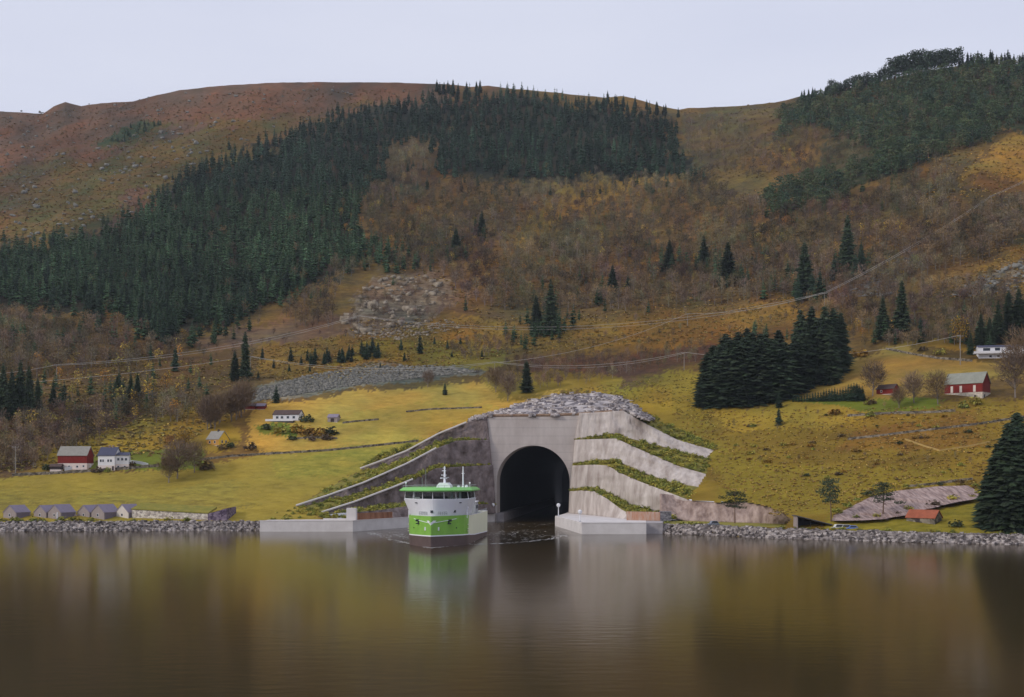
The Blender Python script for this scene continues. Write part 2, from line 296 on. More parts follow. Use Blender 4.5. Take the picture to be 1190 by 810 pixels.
# what grows where: (outline in photo pixels, tone a, tone b, edge wobble); the tones are base colours of the vegetation
K = 1.0
def C(r, g, b): return S(r, g, b, K)
ZONES = [
 ([(-720, 0), (1920, 0), (1920, 660), (-720, 660)], C(100, 78, 48), C(116, 92, 44), 0),
 # heath on the upper left
 ([(-720, 60), (600, 60), (600, 118), (440, 125), (330, 170), (260, 195), (190, 240), (150, 290), (-720, 330)], C(112, 82, 58), C(96, 82, 44), 14),
 ([(-720, 60), (640, 60), (520, 112), (430, 125), (300, 150), (150, 170), (60, 190), (-720, 250)], C(116, 84, 64), C(100, 78, 58), 18),
 ([(60, 200), (150, 165), (290, 135), (330, 160), (200, 232), (90, 285), (0, 285), (0, 250)], C(92, 86, 42), C(112, 86, 50), 16),
 ([(110, 168), (140, 152), (178, 142), (190, 148), (150, 165), (118, 172)], C(58, 72, 46), C(80, 82, 48), 6),
 ([(120, 260), (150, 215), (180, 210), (170, 245), (140, 280)], C(98, 72, 58), C(110, 78, 54), 12),
 # floor of the spruce woods
 ([(-720, 300), (0, 290), (60, 285), (150, 268), (200, 220), (260, 190), (330, 165), (400, 135), (510, 115), (640, 115), (780, 145), (790, 180), (820, 205), (660, 212), (505, 207), (490, 165), (455, 165), (410, 250), (480, 308), (400, 312),
   (320, 350), (240, 385), (165, 398), (150, 365), (0, 358), (-720, 380)], C(46, 48, 36), C(62, 56, 40), 10),
 ([(440, 165), (500, 158), (512, 205), (455, 225), (425, 260), (415, 230)], C(104, 80, 44), C(84, 66, 50), 8),
 # heath between the two woods
 ([(790, 130), (870, 124), (930, 110), (970, 120), (930, 150), (880, 180), (800, 200)], C(104, 92, 48), C(82, 66, 52), 8),
 ([(900, 140), (960, 112), (1040, 90), (1100, 80), (1300, 80), (1920, 150), (1920, 260), (1190, 150), (1080, 182), (1000, 215), (930, 245), (875, 250), (920, 205), (985, 150)], C(54, 64, 38), C(84, 70, 46), 10),
 # bare birch wood over the middle and right
 ([(420, 215), (660, 215), (800, 215), (930, 240), (1100, 190), (1190, 160), (1920, 260), (1920, 400), (1190, 330), (1060, 330), (900, 350), (800, 360), (640, 370), (540, 372), (470, 320), (420, 300)], C(100, 76, 50), C(122, 96, 50), 10),
 ([(640, 212), (690, 205), (760, 208), (740, 222), (700, 235), (650, 270), (600, 290), (610, 255)], C(150, 122, 56), C(118, 94, 46), 12),
 ([(470, 260), (560, 230), (600, 240), (560, 300), (500, 300)], C(110, 92, 48), C(88, 66, 50), 14),
 ([(1115, 205), (1150, 175), (1190, 152), (1320, 140), (1320, 215), (1190, 205), (1150, 215)], C(166, 132, 52), C(140, 104, 48), 8),
 ([(1080, 240), (1130, 205), (1190, 205), (1190, 232), (1140, 235)], C(126, 98, 48), C(100, 76, 50), 10),
 ([(1150, 305), (1190, 282), (1320, 250), (1320, 330), (1100, 345)], C(120, 92, 46), C(146, 112, 46), 8),
 # bracken belt under the power line
 ([(500, 375), (640, 372), (800, 362), (920, 348), (930, 370), (840, 390), (800, 420), (700, 405), (560, 410), (430, 440), (300, 440), (300, 400), (400, 380)], C(146, 114, 46), C(112, 84, 44), 8),
 ([(600, 415), (720, 412), (830, 395), (830, 420), (700, 445), (610, 458)], C(94, 68, 54), C(110, 78, 52), 6),
 ([(150, 440), (240, 390), (330, 372), (430, 360), (420, 385), (300, 405), (230, 425)], C(106, 78, 62), C(124, 96, 62), 6),
 # left slope with autumn birches
 ([(-720, 380), (0, 360), (160, 400), (250, 400), (300, 420), (290, 470), (230, 510), (100, 520), (0, 545), (-720, 560)], C(104, 84, 44), C(86, 68, 48), 10),
 ([(-720, 470), (0, 480), (60, 470), (160, 470), (130, 510), (60, 535), (0, 552), (-720, 560)], C(96, 72, 52), C(78, 58, 46), 8),
 ([(40, 520), (110, 500), (230, 470), (290, 475), (280, 515), (200, 528), (110, 530), (60, 552), (30, 552)], C(152, 128, 46), C(118, 98, 44), 8),
 # ochre meadow
 ([(285, 520), (300, 478), (330, 466), (420, 455), (540, 446), (600, 452), (660, 456), (640, 466), (575, 484), (500, 512), (400, 525), (300, 528)], C(180, 142, 62), C(162, 132, 60), 4),
 ([(390, 490), (480, 470), (580, 474), (570, 484), (500, 510), (440, 520), (380, 520)], C(172, 146, 62), C(158, 132, 60), 6),
 ([(430, 395), (560, 398), (590, 420), (560, 432), (440, 422), (370, 425)], C(146, 126, 46), C(118, 104, 44), 6),
 ([(560, 440), (640, 432), (720, 438), (700, 456), (640, 458), (580, 470)], C(150, 124, 46), C(126, 104, 44), 5),
 # lower left green meadow
 ([(-720, 556), (0, 556), (60, 550), (180, 545), (300, 530), (420, 520), (500, 511), (470, 528), (420, 548), (345, 590), (400, 620), (-720, 625)], C(152, 134, 54), C(134, 118, 52), 4),
 ([(-720, 570), (0, 572), (160, 575), (250, 560), (300, 580), (200, 590), (0, 588), (-720, 590)], C(128, 114, 54), C(144, 132, 56), 10),
 ([(300, 540), (420, 524), (500, 512), (470, 528), (410, 550), (350, 555), (310, 556)], C(130, 124, 50), C(146, 130, 54), 7),
 ([(104, 545), (104, 528), (180, 522), (235, 520), (240, 545)], C(112, 124, 44), C(94, 98, 40), 3),
 ([(300, 496), (330, 494), (360, 500), (340, 510), (305, 506)], C(98, 112, 42), C(112, 112, 42), 3),
 # right slope
 ([(690, 450), (760, 440), (830, 430), (835, 472), (930, 480), (900, 600), (800, 610), (720, 470)], C(148, 130, 46), C(122, 104, 40), 8),
 ([(820, 475), (930, 470), (1060, 480), (1190, 465), (1920, 450), (1920, 650), (780, 650), (780, 580), (830, 540)], C(142, 118, 42), C(112, 90, 38), 8),
 ([(835, 520), (900, 540), (1000, 545), (1130, 550), (1140, 565), (1000, 580), (940, 600), (830, 590)], C(140, 122, 42), C(126, 108, 40), 8),
 ([(820, 474), (950, 470), (1020, 482), (960, 498), (850, 500)], C(172, 140, 52), C(138, 116, 44), 6),
 ([(1000, 500), (1140, 480), (1150, 520), (1060, 530), (980, 525)], C(142, 108, 44), C(112, 82, 40), 8),
 ([(905, 462), (930, 448), (975, 425), (1020, 408), (1060, 400), (1110, 400), (1190, 410), (1400, 400), (1400, 440), (1190, 440), (1110, 440), (1100, 462), (1020, 468)], C(160, 134, 62), C(144, 114, 58), 5),
 ([(1045, 400), (1100, 396), (1140, 400), (1120, 412), (1070, 410)], C(150, 122, 46), C(120, 96, 44), 4),
 ([(905, 466), (1000, 464), (1060, 464), (1100, 466), (1095, 476), (1010, 480), (985, 474)], C(114, 124, 40), C(98, 106, 38), 3),
 ([(1060, 402), (1190, 418), (1190, 425), (1100, 420), (1058, 410)], C(90, 76, 44), C(110, 92, 44), 3),
 # right foreshore
 ([(960, 600), (1060, 602), (1130, 580), (1190, 590), (1920, 590), (1920, 640), (930, 640)], C(126, 118, 40), C(140, 124, 44), 4),
 # loose stone
 ([(240, 472), (300, 450), (360, 434), (430, 424), (500, 423), (565, 432), (560, 437), (480, 442), (400, 452), (320, 464), (270, 476)], C(84, 84, 72), C(134, 126, 106), 3),
 ([(395, 392), (410, 345), (440, 322), (500, 318), (535, 340), (520, 372), (470, 384)], C(90, 70, 54), C(136, 118, 92), 8),
 ([(970, 345), (1010, 318), (1060, 295), (1078, 300), (1050, 325), (1030, 345)], C(110, 98, 78), C(92, 74, 54), 6),
 ([(1095, 345), (1140, 318), (1190, 300), (1320, 270), (1320, 320), (1190, 330), (1140, 345)], C(86, 74, 60), C(130, 116, 92), 6),
]
wob = fbm(TV[:, 0] / 30, TV[:, 1] / 40, 51, 4); wob2 = fbm(TV[:, 0] / 30 + 40, TV[:, 1] / 40 + 7, 61, 4)
dth = rng.normal(0, 1, len(TV))
CA = np.zeros((len(TV), 3)); CB = np.zeros((len(TV), 3))
for poly, a, b_, wq in ZONES:
    msk = inside(poly, tpx + wob * wq * 3.0 + dth * (0.4 + wq * 0.35), tpy + wob2 * wq * 1.6 + dth[::-1] * (0.3 + wq * 0.25))
    CA[msk] = a; CB[msk] = b_
# broad drifts of greener, rustier and paler growth
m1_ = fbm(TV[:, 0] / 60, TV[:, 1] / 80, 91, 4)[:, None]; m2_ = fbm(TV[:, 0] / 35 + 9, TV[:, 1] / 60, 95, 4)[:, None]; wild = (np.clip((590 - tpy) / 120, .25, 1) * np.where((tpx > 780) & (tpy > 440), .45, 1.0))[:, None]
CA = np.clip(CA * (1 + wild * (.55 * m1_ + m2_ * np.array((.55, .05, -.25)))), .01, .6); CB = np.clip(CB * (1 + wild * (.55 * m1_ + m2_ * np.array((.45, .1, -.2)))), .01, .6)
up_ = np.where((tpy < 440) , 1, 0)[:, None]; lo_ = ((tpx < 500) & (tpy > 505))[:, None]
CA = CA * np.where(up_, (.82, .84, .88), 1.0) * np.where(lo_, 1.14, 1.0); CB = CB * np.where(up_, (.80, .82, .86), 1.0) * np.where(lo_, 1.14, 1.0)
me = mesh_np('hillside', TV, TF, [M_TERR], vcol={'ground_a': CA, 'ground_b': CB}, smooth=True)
tag(link('hillside', me), kind='structure')

def ground(px, py):                                   # point of the finished hillside seen at a photo pixel
    j = int(np.clip(np.searchsorted(pxs, px), 1, len(pxs) - 1)); a = (px - pxs[j - 1]) / (pxs[j] - pxs[j - 1])
    col = PYG[:, j - 1] * (1 - a) + PYG[:, j] * a; yc = YG[:, j - 1] * (1 - a) + YG[:, j] * a
    k = np.nonzero(col <= py)[0]
    k = int(k[0]) if len(k) else NR - 1
    if k == 0: return P(px, py, float(terrY(px, py)))
    s = (col[k - 1] - py) / max(col[k - 1] - col[k], 1e-6)
    return P(px, py, float(yc[k - 1] * (1 - s) + yc[k] * s))

# ------------------------------------------------------------------ water
def water_mat():
    m = bpy.data.materials.new('fjord_water'); m.use_nodes = True; n, l = m.node_tree.nodes, m.node_tree.links
    b = n['Principled BSDF']; b.inputs['Base Color'].default_value = (0.044, 0.028, 0.009, 1)
    b.inputs['Roughness'].default_value = 0.135; b.inputs['IOR'].default_value = 1.33
    t = n.new('ShaderNodeTexCoord'); mp = n.new('ShaderNodeMapping'); mp.inputs['Scale'].default_value = (0.35, 1.0, 1.0); l.new(t.outputs['Object'], mp.inputs[0])
    n1 = n.new('ShaderNodeTexNoise'); n1.inputs['Scale'].default_value = 0.55; n1.inputs['Detail'].default_value = 4; l.new(mp.outputs[0], n1.inputs['Vector'])
    n2 = n.new('ShaderNodeTexNoise'); n2.inputs['Scale'].default_value = 0.03; n2.inputs['Detail'].default_value = 3; l.new(mp.outputs[0], n2.inputs['Vector'])
    # the basin churned by the ship is choppier than the open fjord
    vd = n.new('ShaderNodeVectorMath'); vd.operation = 'DISTANCE'; vd.inputs[1].default_value = (0, 485, 0); l.new(t.outputs['Object'], vd.inputs[0])
    mr = n.new('ShaderNodeMapRange'); mr.inputs[1].default_value = 35; mr.inputs[2].default_value = 85; mr.inputs[3].default_value = 0.5; mr.inputs[4].default_value = 0.028
    l.new(vd.outputs['Value'], mr.inputs[0])
    r2 = n.new('ShaderNodeMapRange'); r2.inputs[1].default_value = 0.42; r2.inputs[2].default_value = 0.62; r2.inputs[3].default_value = 0.55; r2.inputs[4].default_value = 1.3
    l.new(n2.outputs['Fac'], r2.inputs[0])
    mu = n.new('ShaderNodeMath'); mu.operation = 'MULTIPLY'; l.new(mr.outputs[0], mu.inputs[0]); l.new(r2.outputs[0], mu.inputs[1])
    bp = n.new('ShaderNodeBump'); bp.inputs['Strength'].default_value = 1.0; l.new(mu.outputs[0], bp.inputs['Distance'])
    l.new(n1.outputs['Fac'], bp.inputs['Height']); l.new(bp.outputs[0], b.inputs['Normal'])
    return m
wb = MB(); wb.face([(-3500, -600, 0), (3500, -600, 0), (3500, 900, 0), (-3500, 900, 0)])
tag(wb.build('water', water_mat()), kind='structure')
bd = MB(); bd.face([(-3500, -600, -9), (3500, -600, -9), (3500, 900, -9), (-3500, 900, -9)])
tag(bd.build('seabed', mat('seabed_mud', (0.05, 0.045, 0.03))), kind='structure')
#@@PART2
# ------------------------------------------------------------------ the cutting: walls in tiers, benches, portal, quays
def resample(pts, n):
    pts = [Vector(p) for p in pts]; d = [0]
    for a, b in zip(pts, pts[1:]): d.append(d[-1] + (b - a).length)
    out = []
    for k in range(n):
        s = d[-1] * k / (n - 1); i = 0
        while i < len(d) - 2 and d[i + 1] < s: i += 1
        out.append(pts[i].lerp(pts[i + 1], (s - d[i]) / max(d[i + 1] - d[i], 1e-6)))
    return out
def line3(pl, Y0, Y1):                                # picture polyline, depth running from Y0 at its start to Y1 at its end
    xs = [p[0] for p in pl]; return [P(x, y, Y0 + (Y1 - Y0) * (x - xs[0]) / (xs[-1] - xs[0])) for x, y in pl]
def sheet(name, lo, hi, m, nu, nv, rough, seed, thick=2.5, parent=None):
    A, B = resample(lo, nu), resample(hi, nu); V = []
    for j in range(nv):
        for i in range(nu):
            p = A[i].lerp(B[i], j / (nv - 1)); e = min(1, 4 * min(i, nu - 1 - i) / nu, 3 * (nv - 1 - j) / nv + .15)
            q = fbm(np.array([(p.x + p.y) * .22]), np.array([p.z * .22 + seed]), seed, 4)[0] * rough * e
            q2 = fbm(np.array([(p.x + p.y) * .1 + 9]), np.array([p.z * .1 + seed]), seed + 5, 2)[0] * rough * e
            V.append((p.x + q2 * .6, p.y - q - q2, p.z))
    n = nu * nv; Vb = [(x, y + thick, z - 0.3) for x, y, z in V]
    Fq = []
    for j in range(nv - 1):
        for i in range(nu - 1):
            a = j * nu + i; Fq.append((a, a + 1, a + nu + 1, a + nu))
    for i in range(nu - 1):
        a = (nv - 1) * nu + i; Fq.append((a, a + 1, a + 1 + n, a + n)); Fq.append((i + n, i + 1 + n, i + 1, i))
    for j in range(nv - 1):
        a = j * nu; Fq.append((a + n, a, a + nu, a + nu + n)); a = j * nu + nu - 1; Fq.append((a, a + n, a + nu + n, a + nu))
    return link(name, mesh_np(name, V + Vb, Fq, [m]), parent)

def ty(px, py): return float(ground(px, py).y)
QZ = 4.3
def q3(px, Y): return P(px, HOR + (HC - QZ) / Y * F, Y)
# right tiers, lowest first: (foot line, top line)
Rb = {4: [q3(661, 533), q3(690, 505), q3(730, 462)]}
Rt = {4: line3([(662, 571), (676, 570), (691, 571), (706, 580), (722, 592), (735, 599)], 533.5, 463),
      3: line3([(665, 541), (690, 540), (706, 541), (722, 550), (742, 559), (774, 571), (800, 581)], 536, ty(800, 581) + 1),
      2: line3([(668, 511), (700, 510), (716, 509.5), (736, 519), (757, 528), (787, 541), (824, 552)], 538, ty(824, 552) + 1),
      1: line3([(673, 480), (700, 479), (724, 477), (752, 493), (787, 511), (832, 524)], 539.3, ty(832, 524) + 1)}
Rb[3] = line3([(663, 568), (686, 567), (700, 569), (725, 585), (745, 592), (767, 596), (800, 603)], 535, ty(800, 581) - 2)
Rb[2] = line3([(666, 538), (706, 534), (716, 535), (745, 549), (780, 561), (824, 568)], 537, ty(824, 560) - 0.5)
Rb[1] = line3([(668, 511), (711, 504), (736, 511), (769, 519), (800, 527), (832, 535)], 538.6, ty(832, 530) - 0.5)
WL = 'pale grey blasted rock wall right of the tunnel portal, '
spec = {1: 'topmost of four tiers, just under the stone block crown', 2: 'second tier from the top', 3: 'third tier from the top, ending at the brown rock face', 4: 'lowest tier, standing behind the right quay'}
for k in (4, 3, 2, 1):
    tag(sheet('cut_wall', Rb[k], Rt[k], M_SHOT, 90, 18, 1.5, 10 + k), WL + spec[k], 'rock wall', 'rock walls stepping up beside the tunnel portal')
# left tiers
Lb = {4: [q3(576, 536), q3(520, 508), q3(473, 482), q3(413, 459)]}
Lt = {4: line3([(575, 586), (500, 585), (473, 588), (440, 593), (412, 595)], 536.5, 460),
      3: line3([(573, 540), (507, 544), (480, 557), (458, 566), (413, 583), (374, 595.5)], 538, ty(374, 596)),
      2: line3([(569, 511), (530, 512), (507, 521), (473, 539), (423, 561), (381, 576), (345, 587.5)], 539, ty(345, 588)),
      1: line3([(566, 483.5), (556, 487), (542, 491), (510, 504), (473, 524), (445, 535), (419, 544.5)], 539.6, ty(419, 545))}
Lb[3] = line3([(576, 587), (500, 584), (473, 585), (440, 590), (413, 593), (374, 598)], 537, ty(374, 596) - 1)
Lb[2] = line3([(572, 541), (510, 541), (480, 553), (450, 563), (423, 572), (345, 590)], 538.4, ty(345, 588) - 1)
Lb[1] = line3([(569, 512), (525, 510), (507, 515), (473, 533), (446, 542), (419, 547)], 539.2, ty(419, 545) - 1)
WL = 'dark purplish, partly shade toned rock wall left of the tunnel portal, '
spec = {1: 'topmost of four tiers, thinning to a pale ledge at its left end', 2: 'second tier from the top', 3: 'third tier from the top, rising behind the ship masts', 4: 'lowest tier, largely behind the ship'}
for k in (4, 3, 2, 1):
    tag(sheet('cut_wall', Lb[k][::-1], Lt[k][::-1], M_DARKSHADEROCK, 100, 18, 1.8, 30 + k), WL + spec[k], 'rock wall', 'rock walls stepping up beside the tunnel portal')
# pale concrete copings along the left wall tops
for k in (1, 2, 3):
    o_ = MB(); pts = resample(Lt[k][2:], 30)
    o_.tube([p + Vector((0, -1.4, 0.1)) for p in pts], 0.42, 5)
    tag(o_.build('wall_coping', M_QUAY), 'thin pale coping edging the %s dark rock wall left of the portal' % ('topmost', 'second', 'third')[k - 1], 'coping', 'copings on the dark rock walls')
# benches between the tiers (planted earth)
M_SOIL = mat('bench_soil', S(96, 92, 42), 0.95, scale=0.4, col2=S(140, 130, 50), bump=0.3)
def bench(lo, hi, rev):
    A, B = resample(lo, 50), resample(hi, 50); m = MB()
    if rev: A, B = A[::-1], B[::-1]
    for i in range(49): m.face([A[i] + Vector((0, .4, -.1)), A[i + 1] + Vector((0, .4, -.1)), B[i + 1] + Vector((0, 1.2, .3)), B[i] + Vector((0, 1.2, .3))])
    tag(m.build('terrace', M_SOIL), kind='structure')
benches = []
for k in (4, 3, 2):
    lo = Rt[k] + ([P(772, 604, 452)] if k == 4 else []); bench(lo, Rb[k - 1], False); benches.append((lo, Rb[k - 1], 'R%d' % k))
    bench(Lt[k], Lb[k - 1], True); benches.append((Lt[k], Lb[k - 1], 'L%d' % k))
bench(Rt[1][2:], [P(736, 477, ty(736, 472)), P(760, 487, ty(760, 487)), P(800, 505, ty(800, 505)), P(834, 520, ty(834, 520) + 1)], False)
benches.append((Rt[1][2:], [P(740, 476, ty(740, 472)), P(765, 487, ty(760, 487)), P(800, 504, ty(800, 504)), P(834, 520, ty(834, 520) + 1)], 'R1'))
benches.append(([P(x, y, ty(x, y)) for x, y in ((345, 588), (374, 597), (405, 604))], [P(x, y, ty(x, y)) for x, y in ((310, 600), (340, 604), (405, 601))], 'LQ'))
benches.append(([P(x, y, ty(x, y)) for x, y in ((418, 543), (450, 532), (473, 522))], [P(x, y, ty(x, y)) for x, y in ((425, 538), (452, 525), (476, 517))], 'L1'))

# portal
GX0, GX1, GY = (556 - CX) / F * 540, (690 - CX) / F * 540, 540.0
cx_, rad, zs = (619.5 - CX) / F * 540, 18.0, 19.4
ztop = HC + (HOR - 483) / F * 540
AX = Vector((0.12, 0.993, 0)).normalized()
portal = empty('tunnel_portal', (cx_, GY, 0), 0, 'wide pale concrete tunnel mouth with a dark round arched opening in the hillside', 'tunnel portal')
arch = [(cx_ - rad, -6)] + [(cx_ - rad * math.cos(t), zs + rad * math.sin(t)) for t in np.linspace(0, math.pi, 33)] + [(cx_ + rad, -6)]
def rel(v): return Vector(v) - Vector((cx_, GY, 0))
fm = MB(); outer = [(GX0, -6), (GX0, zs), (GX0, ztop)] + [(GX0 + (GX1 - GX0) * k / 28, ztop) for k in range(1, 28)] + [(GX1, ztop), (GX1, zs), (GX1, -6)]
n_ = len(arch); ok = [outer[0], outer[1]] + [(cx_ - rad * 1.0 + 2 * rad * i / (n_ - 5), ztop) for i in range(n_ - 4)] + [outer[-2], outer[-1]]
ok[2] = (GX0, ztop); ok[-3] = (GX1, ztop)
for i in range(n_ - 1):
    fm.face([rel((ok[i][0], GY, ok[i][1])), rel((arch[i][0], GY, arch[i][1])), rel((arch[i + 1][0], GY, arch[i + 1][1])), rel((ok[i + 1][0], GY, ok[i + 1][1]))])
fm.face([rel((GX0, GY, ztop)), rel((GX1, GY, ztop)), rel((GX1, GY + 6, ztop)), rel((GX0, GY + 6, ztop))])
fm.build('facade', M_CONC, portal)
rv = MB(); REV = 13.0
for i in range(n_ - 1):
    a, b = Vector((arch[i][0], GY, arch[i][1])), Vector((arch[i + 1][0], GY, arch[i + 1][1]))
    rv.face([rel(a), rel(a + AX * REV), rel(b + AX * REV), rel(b)])
rv.build('reveal', M_CONC, portal)
br = MB()
for i in range(n_ - 1):
    a, b = Vector((arch[i][0], GY, arch[i][1])) + AX * REV, Vector((arch[i + 1][0], GY, arch[i + 1][1])) + AX * REV
    br.face([rel(a), rel(a + AX * 420), rel(b + AX * 420), rel(b)])
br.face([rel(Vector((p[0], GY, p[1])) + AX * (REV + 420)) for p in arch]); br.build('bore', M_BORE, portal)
lg = MB()
for sx, wd in ((-1, 3.6), (1, 2.2)):
    x0, x1 = (cx_ - rad, cx_ - rad + wd) if sx < 0 else (cx_ + rad - wd, cx_ + rad)
    A0 = [Vector((x0, GY - 1, -1)), Vector((x1, GY - 1, -1)), Vector((x1, GY - 1, QZ - .2)), Vector((x0, GY - 1, QZ - .2))]
    lg.ring_loft([[rel(p) for p in A0], [rel(p + AX * 300) for p in A0]])
lg.build('walkway', mat('grey_walkway_concrete', (0.22, 0.20, 0.20), 0.85, scale=0.3), portal)
gs = MB()                                             # formwork joints on the concrete face, as darker grey strips
for z in np.arange(6, ztop, 4.0):
    h = max(0, z - zs); half = math.sqrt(max(rad**2 - h * h, 0)) if z < zs + rad else 0
    for a, b in (((GX0, cx_ - half - .2), (cx_ + half + .2, GX1)) if half else ((GX0, GX1),)):
        gs.box(a - cx_, -0.012, z, b - cx_, 0.01, z + 0.09)
gs.build('formwork_joint', mat('joint_grey', (0.24, 0.22, 0.21)), portal)

# crown of stone blocks over the portal
dlo = [P(548, 489, 541)] + [P(x, y, 540.5) for x, y in ((566, 483.5), (600, 483.2), (640, 483), (673, 481.5), (700, 479.5), (724, 477.5))] + [P(756, 489, 522)]
dhi = [P(x, y, ty(x, y - 2) + 1) for x, y in ((552, 485), (575, 479), (600, 470), (625, 463), (645, 458), (673, 456), (700, 455), (721, 459), (738, 471), (757, 487))]
crown = tag(sheet('stone_crown', dlo, dhi, M_DOME, 70, 16, 0.5, 77), 'mound of pale and dark stone blocks crowning the tunnel portal', 'stone mound')
M_EARTH = mat('brown_earth_band', S(120, 92, 72), 0.95, scale=0.5, col2=S(150, 128, 108), bump=0.2)
eb = MB(); A = resample([p + Vector((0, -.25, -.2)) for p in dlo[1:7]], 30); 
eb.tube([p + Vector((0, .3, .3)) for p in A], 0.9, 6); eb.build('earth_band', M_EARTH, crown)
# brown wedges of rock at the inner end of the right hand walls stay part of those walls; brown face farther right
rlo = [P(768, 600, 462), P(800, 606, 459), P(835, 607, 452), P(870, 608, 446), P(900, 610, 440), P(925, 609, 432)]
rhi = [P(768, 573.5, 474), P(786, 575.5, 478)] + [P(x, y, ty(x, y) + 1) for x, y in ((802, 581.5), (835, 583.5), (865, 582), (895, 588), (912, 596), (923, 603))]
tag(sheet('rock_face', rlo, rhi, M_BROWNROCK, 80, 14, 1.6, 51, 4), 'brown blasted rock face behind the pine on the shore road', 'rock face', 'raw rock faces cut along the shore')
rlo = [P(x, y, ty(x, y) - 6.5) - Vector((0, 0, .4)) for x, y in ((972, 604), (1000, 603.5), (1035, 602), (1080, 591), (1110, 583), (1137, 578))]
rhi = [P(x, y, ty(x, y) - 2.2) + Vector((0, 0, .3)) for x, y in ((972, 600), (990, 591), (1015, 578), (1045, 571), (1090, 566), (1125, 565), (1138, 573))]
tag(sheet('rock_face', rlo, rhi, M_PINKROCK, 150, 26, 2.8, 58, 8), 'long pinkish rock face sloping up behind the rusty roofed stone shed', 'rock face', 'raw rock faces cut along the shore')
M_GRASSV = mat('verge_grass', S(112, 112, 42), 0.95, scale=0.3, col2=S(146, 132, 52), bump=0.2)
fs = MB()
A, B = [], []
for x in list(range(770, 941, 10)):
    _, yw_, pc_, ys_, _, _ = col_par(float(x)); zc = HC + (HOR - pc_) / F * ys_ + .06
    yb_ = float(np.interp(x, [735, 800, 850, 900, 935], [478, 463, 456, 447, 420])); yb_ = max(yb_, ys_ + 3)
    A.append(Vector(((x - CX) / F * (ys_ - .5), ys_ - .5, zc))); B.append(Vector(((x - CX) / F * yb_, yb_, zc + .35)))
for i in range(len(A) - 1): fs.face([A[i], A[i + 1], B[i + 1], B[i]])
tag(fs.build('shore_verge', M_GRASSV), kind='structure')

# quays
def prism(poly, z0, z1, m, mb=None, top=0):
    mb = mb or MB(); n = len(poly); a = sum(poly[i][0] * poly[(i + 1) % n][1] - poly[(i + 1) % n][0] * poly[i][1] for i in range(n))
    if a < 0: poly = poly[::-1]
    mb.face([(x, y, z1) for x, y in poly], m if not top else top)
    mb.face([(x, y, z0) for x, y in reversed(poly)], m)
    for i in range(n):
        (xa, ya), (xb, yb) = poly[i], poly[(i + 1) % n]
        mb.face([(xa, ya, z0), (xb, yb, z0), (xb, yb, z1), (xa, ya, z1)], m)
    return mb
def xy(px, Y): return ((px - CX) / F * Y, Y)
lq = empty('quay', (*xy(360, 446), 0), 0, 'long white concrete quay on the left bank of the channel beside the ship', 'quay')
def addto(par, mb, name, m):
    o = mb.build(name, m, par); o.matrix_parent_inverse = Matrix.Translation(-Vector(par.location)); return o
Lq = [xy(302, 445.5), xy(410, 445.5), xy(470, 478), xy(577, 541), xy(575, 546), xy(473, 492), xy(413, 466), xy(372, 462), xy(312, 458)]
addto(lq, prism(Lq, -7, QZ, 0), 'quay_wall', M_QUAY)
ct = MB(); a, b, c, d = [Vector((*xy(*q), 0)) for q in ((302, 445.3), (410.3, 445.3), (470.3, 477.8), (577.2, 540.8))]
for p, q in ((a, b), (b, c), (c, d)):
    dd = (q - p).normalized(); nn = Vector((-dd.y, dd.x, 0)); s0 = p + nn * 0.1; s1 = q + nn * 0.1
    ct.ring_loft([[s0 + Vector((0, 0, QZ + .003)), s0 + nn * .5 + Vector((0, 0, QZ + .003)), s0 + nn * .5 + Vector((0, 0, QZ + .3)), s0 + Vector((0, 0, QZ + .3))],
                  [s1 + Vector((0, 0, QZ + .003)), s1 + nn * .5 + Vector((0, 0, QZ + .003)), s1 + nn * .5 + Vector((0, 0, QZ + .3)), s1 + Vector((0, 0, QZ + .3))]])
addto(lq, ct, 'kerb', M_QUAY)
pl = MB()
x0, y0 = xy(402.5, 449.5); x1, _ = xy(413.5, 449.5); pl.box(x0, y0, QZ + .004, x1, y0 + 4, QZ + 5.1); x2, _ = xy(372, 449.5); pl.box(x2 + 1.2, y0 + .4, QZ + .004, x0 - .003, y0 + 1.2, QZ + 0.9)
tag(pl.build('pylon_block', M_QUAY), 'square pale concrete block standing at the corner of the left quay', 'concrete block')
rq = empty('quay', (*xy(710, 430), 0), 0, 'low white concrete quay with a stepped end right of the tunnel mouth', 'quay')
Rq = [xy(645, 495), xy(676, 427.5), xy(751, 427.5), xy(751, 462), xy(731, 466), xy(690, 512), xy(661.5, 545), xy(660, 541)]
addto(rq, prism(Rq, -7, QZ, 0), 'quay_wall', M_QUAY)
addto(rq, prism([xy(751.3, 431), xy(770, 431), xy(772, 470), xy(751.3, 470)], -7, QZ - .05, 0), 'end_step', mat('weathered_quay_concrete', (0.36, 0.33, 0.33), 0.85, scale=0.2, bump=0.05))
ct = MB()
a, b, c = [Vector((*xy(*q), 0)) for q in ((645, 495), (676, 427.3), (751, 427.3))]
for p, q in ((a, b), (b, c)):
    dd = (q - p).normalized(); nn = Vector((-dd.y, dd.x, 0)); s0 = p + nn * 0.1; s1 = q + nn * 0.1
    ct.ring_loft([[s0 + Vector((0, 0, QZ + .003)), s0 + nn * .5 + Vector((0, 0, QZ + .003)), s0 + nn * .5 + Vector((0, 0, QZ + .25)), s0 + Vector((0, 0, QZ + .25))],
                  [s1 + Vector((0, 0, QZ + .003)), s1 + nn * .5 + Vector((0, 0, QZ + .003)), s1 + nn * .5 + Vector((0, 0, QZ + .25)), s1 + Vector((0, 0, QZ + .25))]])
addto(rq, ct, 'kerb', M_QUAY)
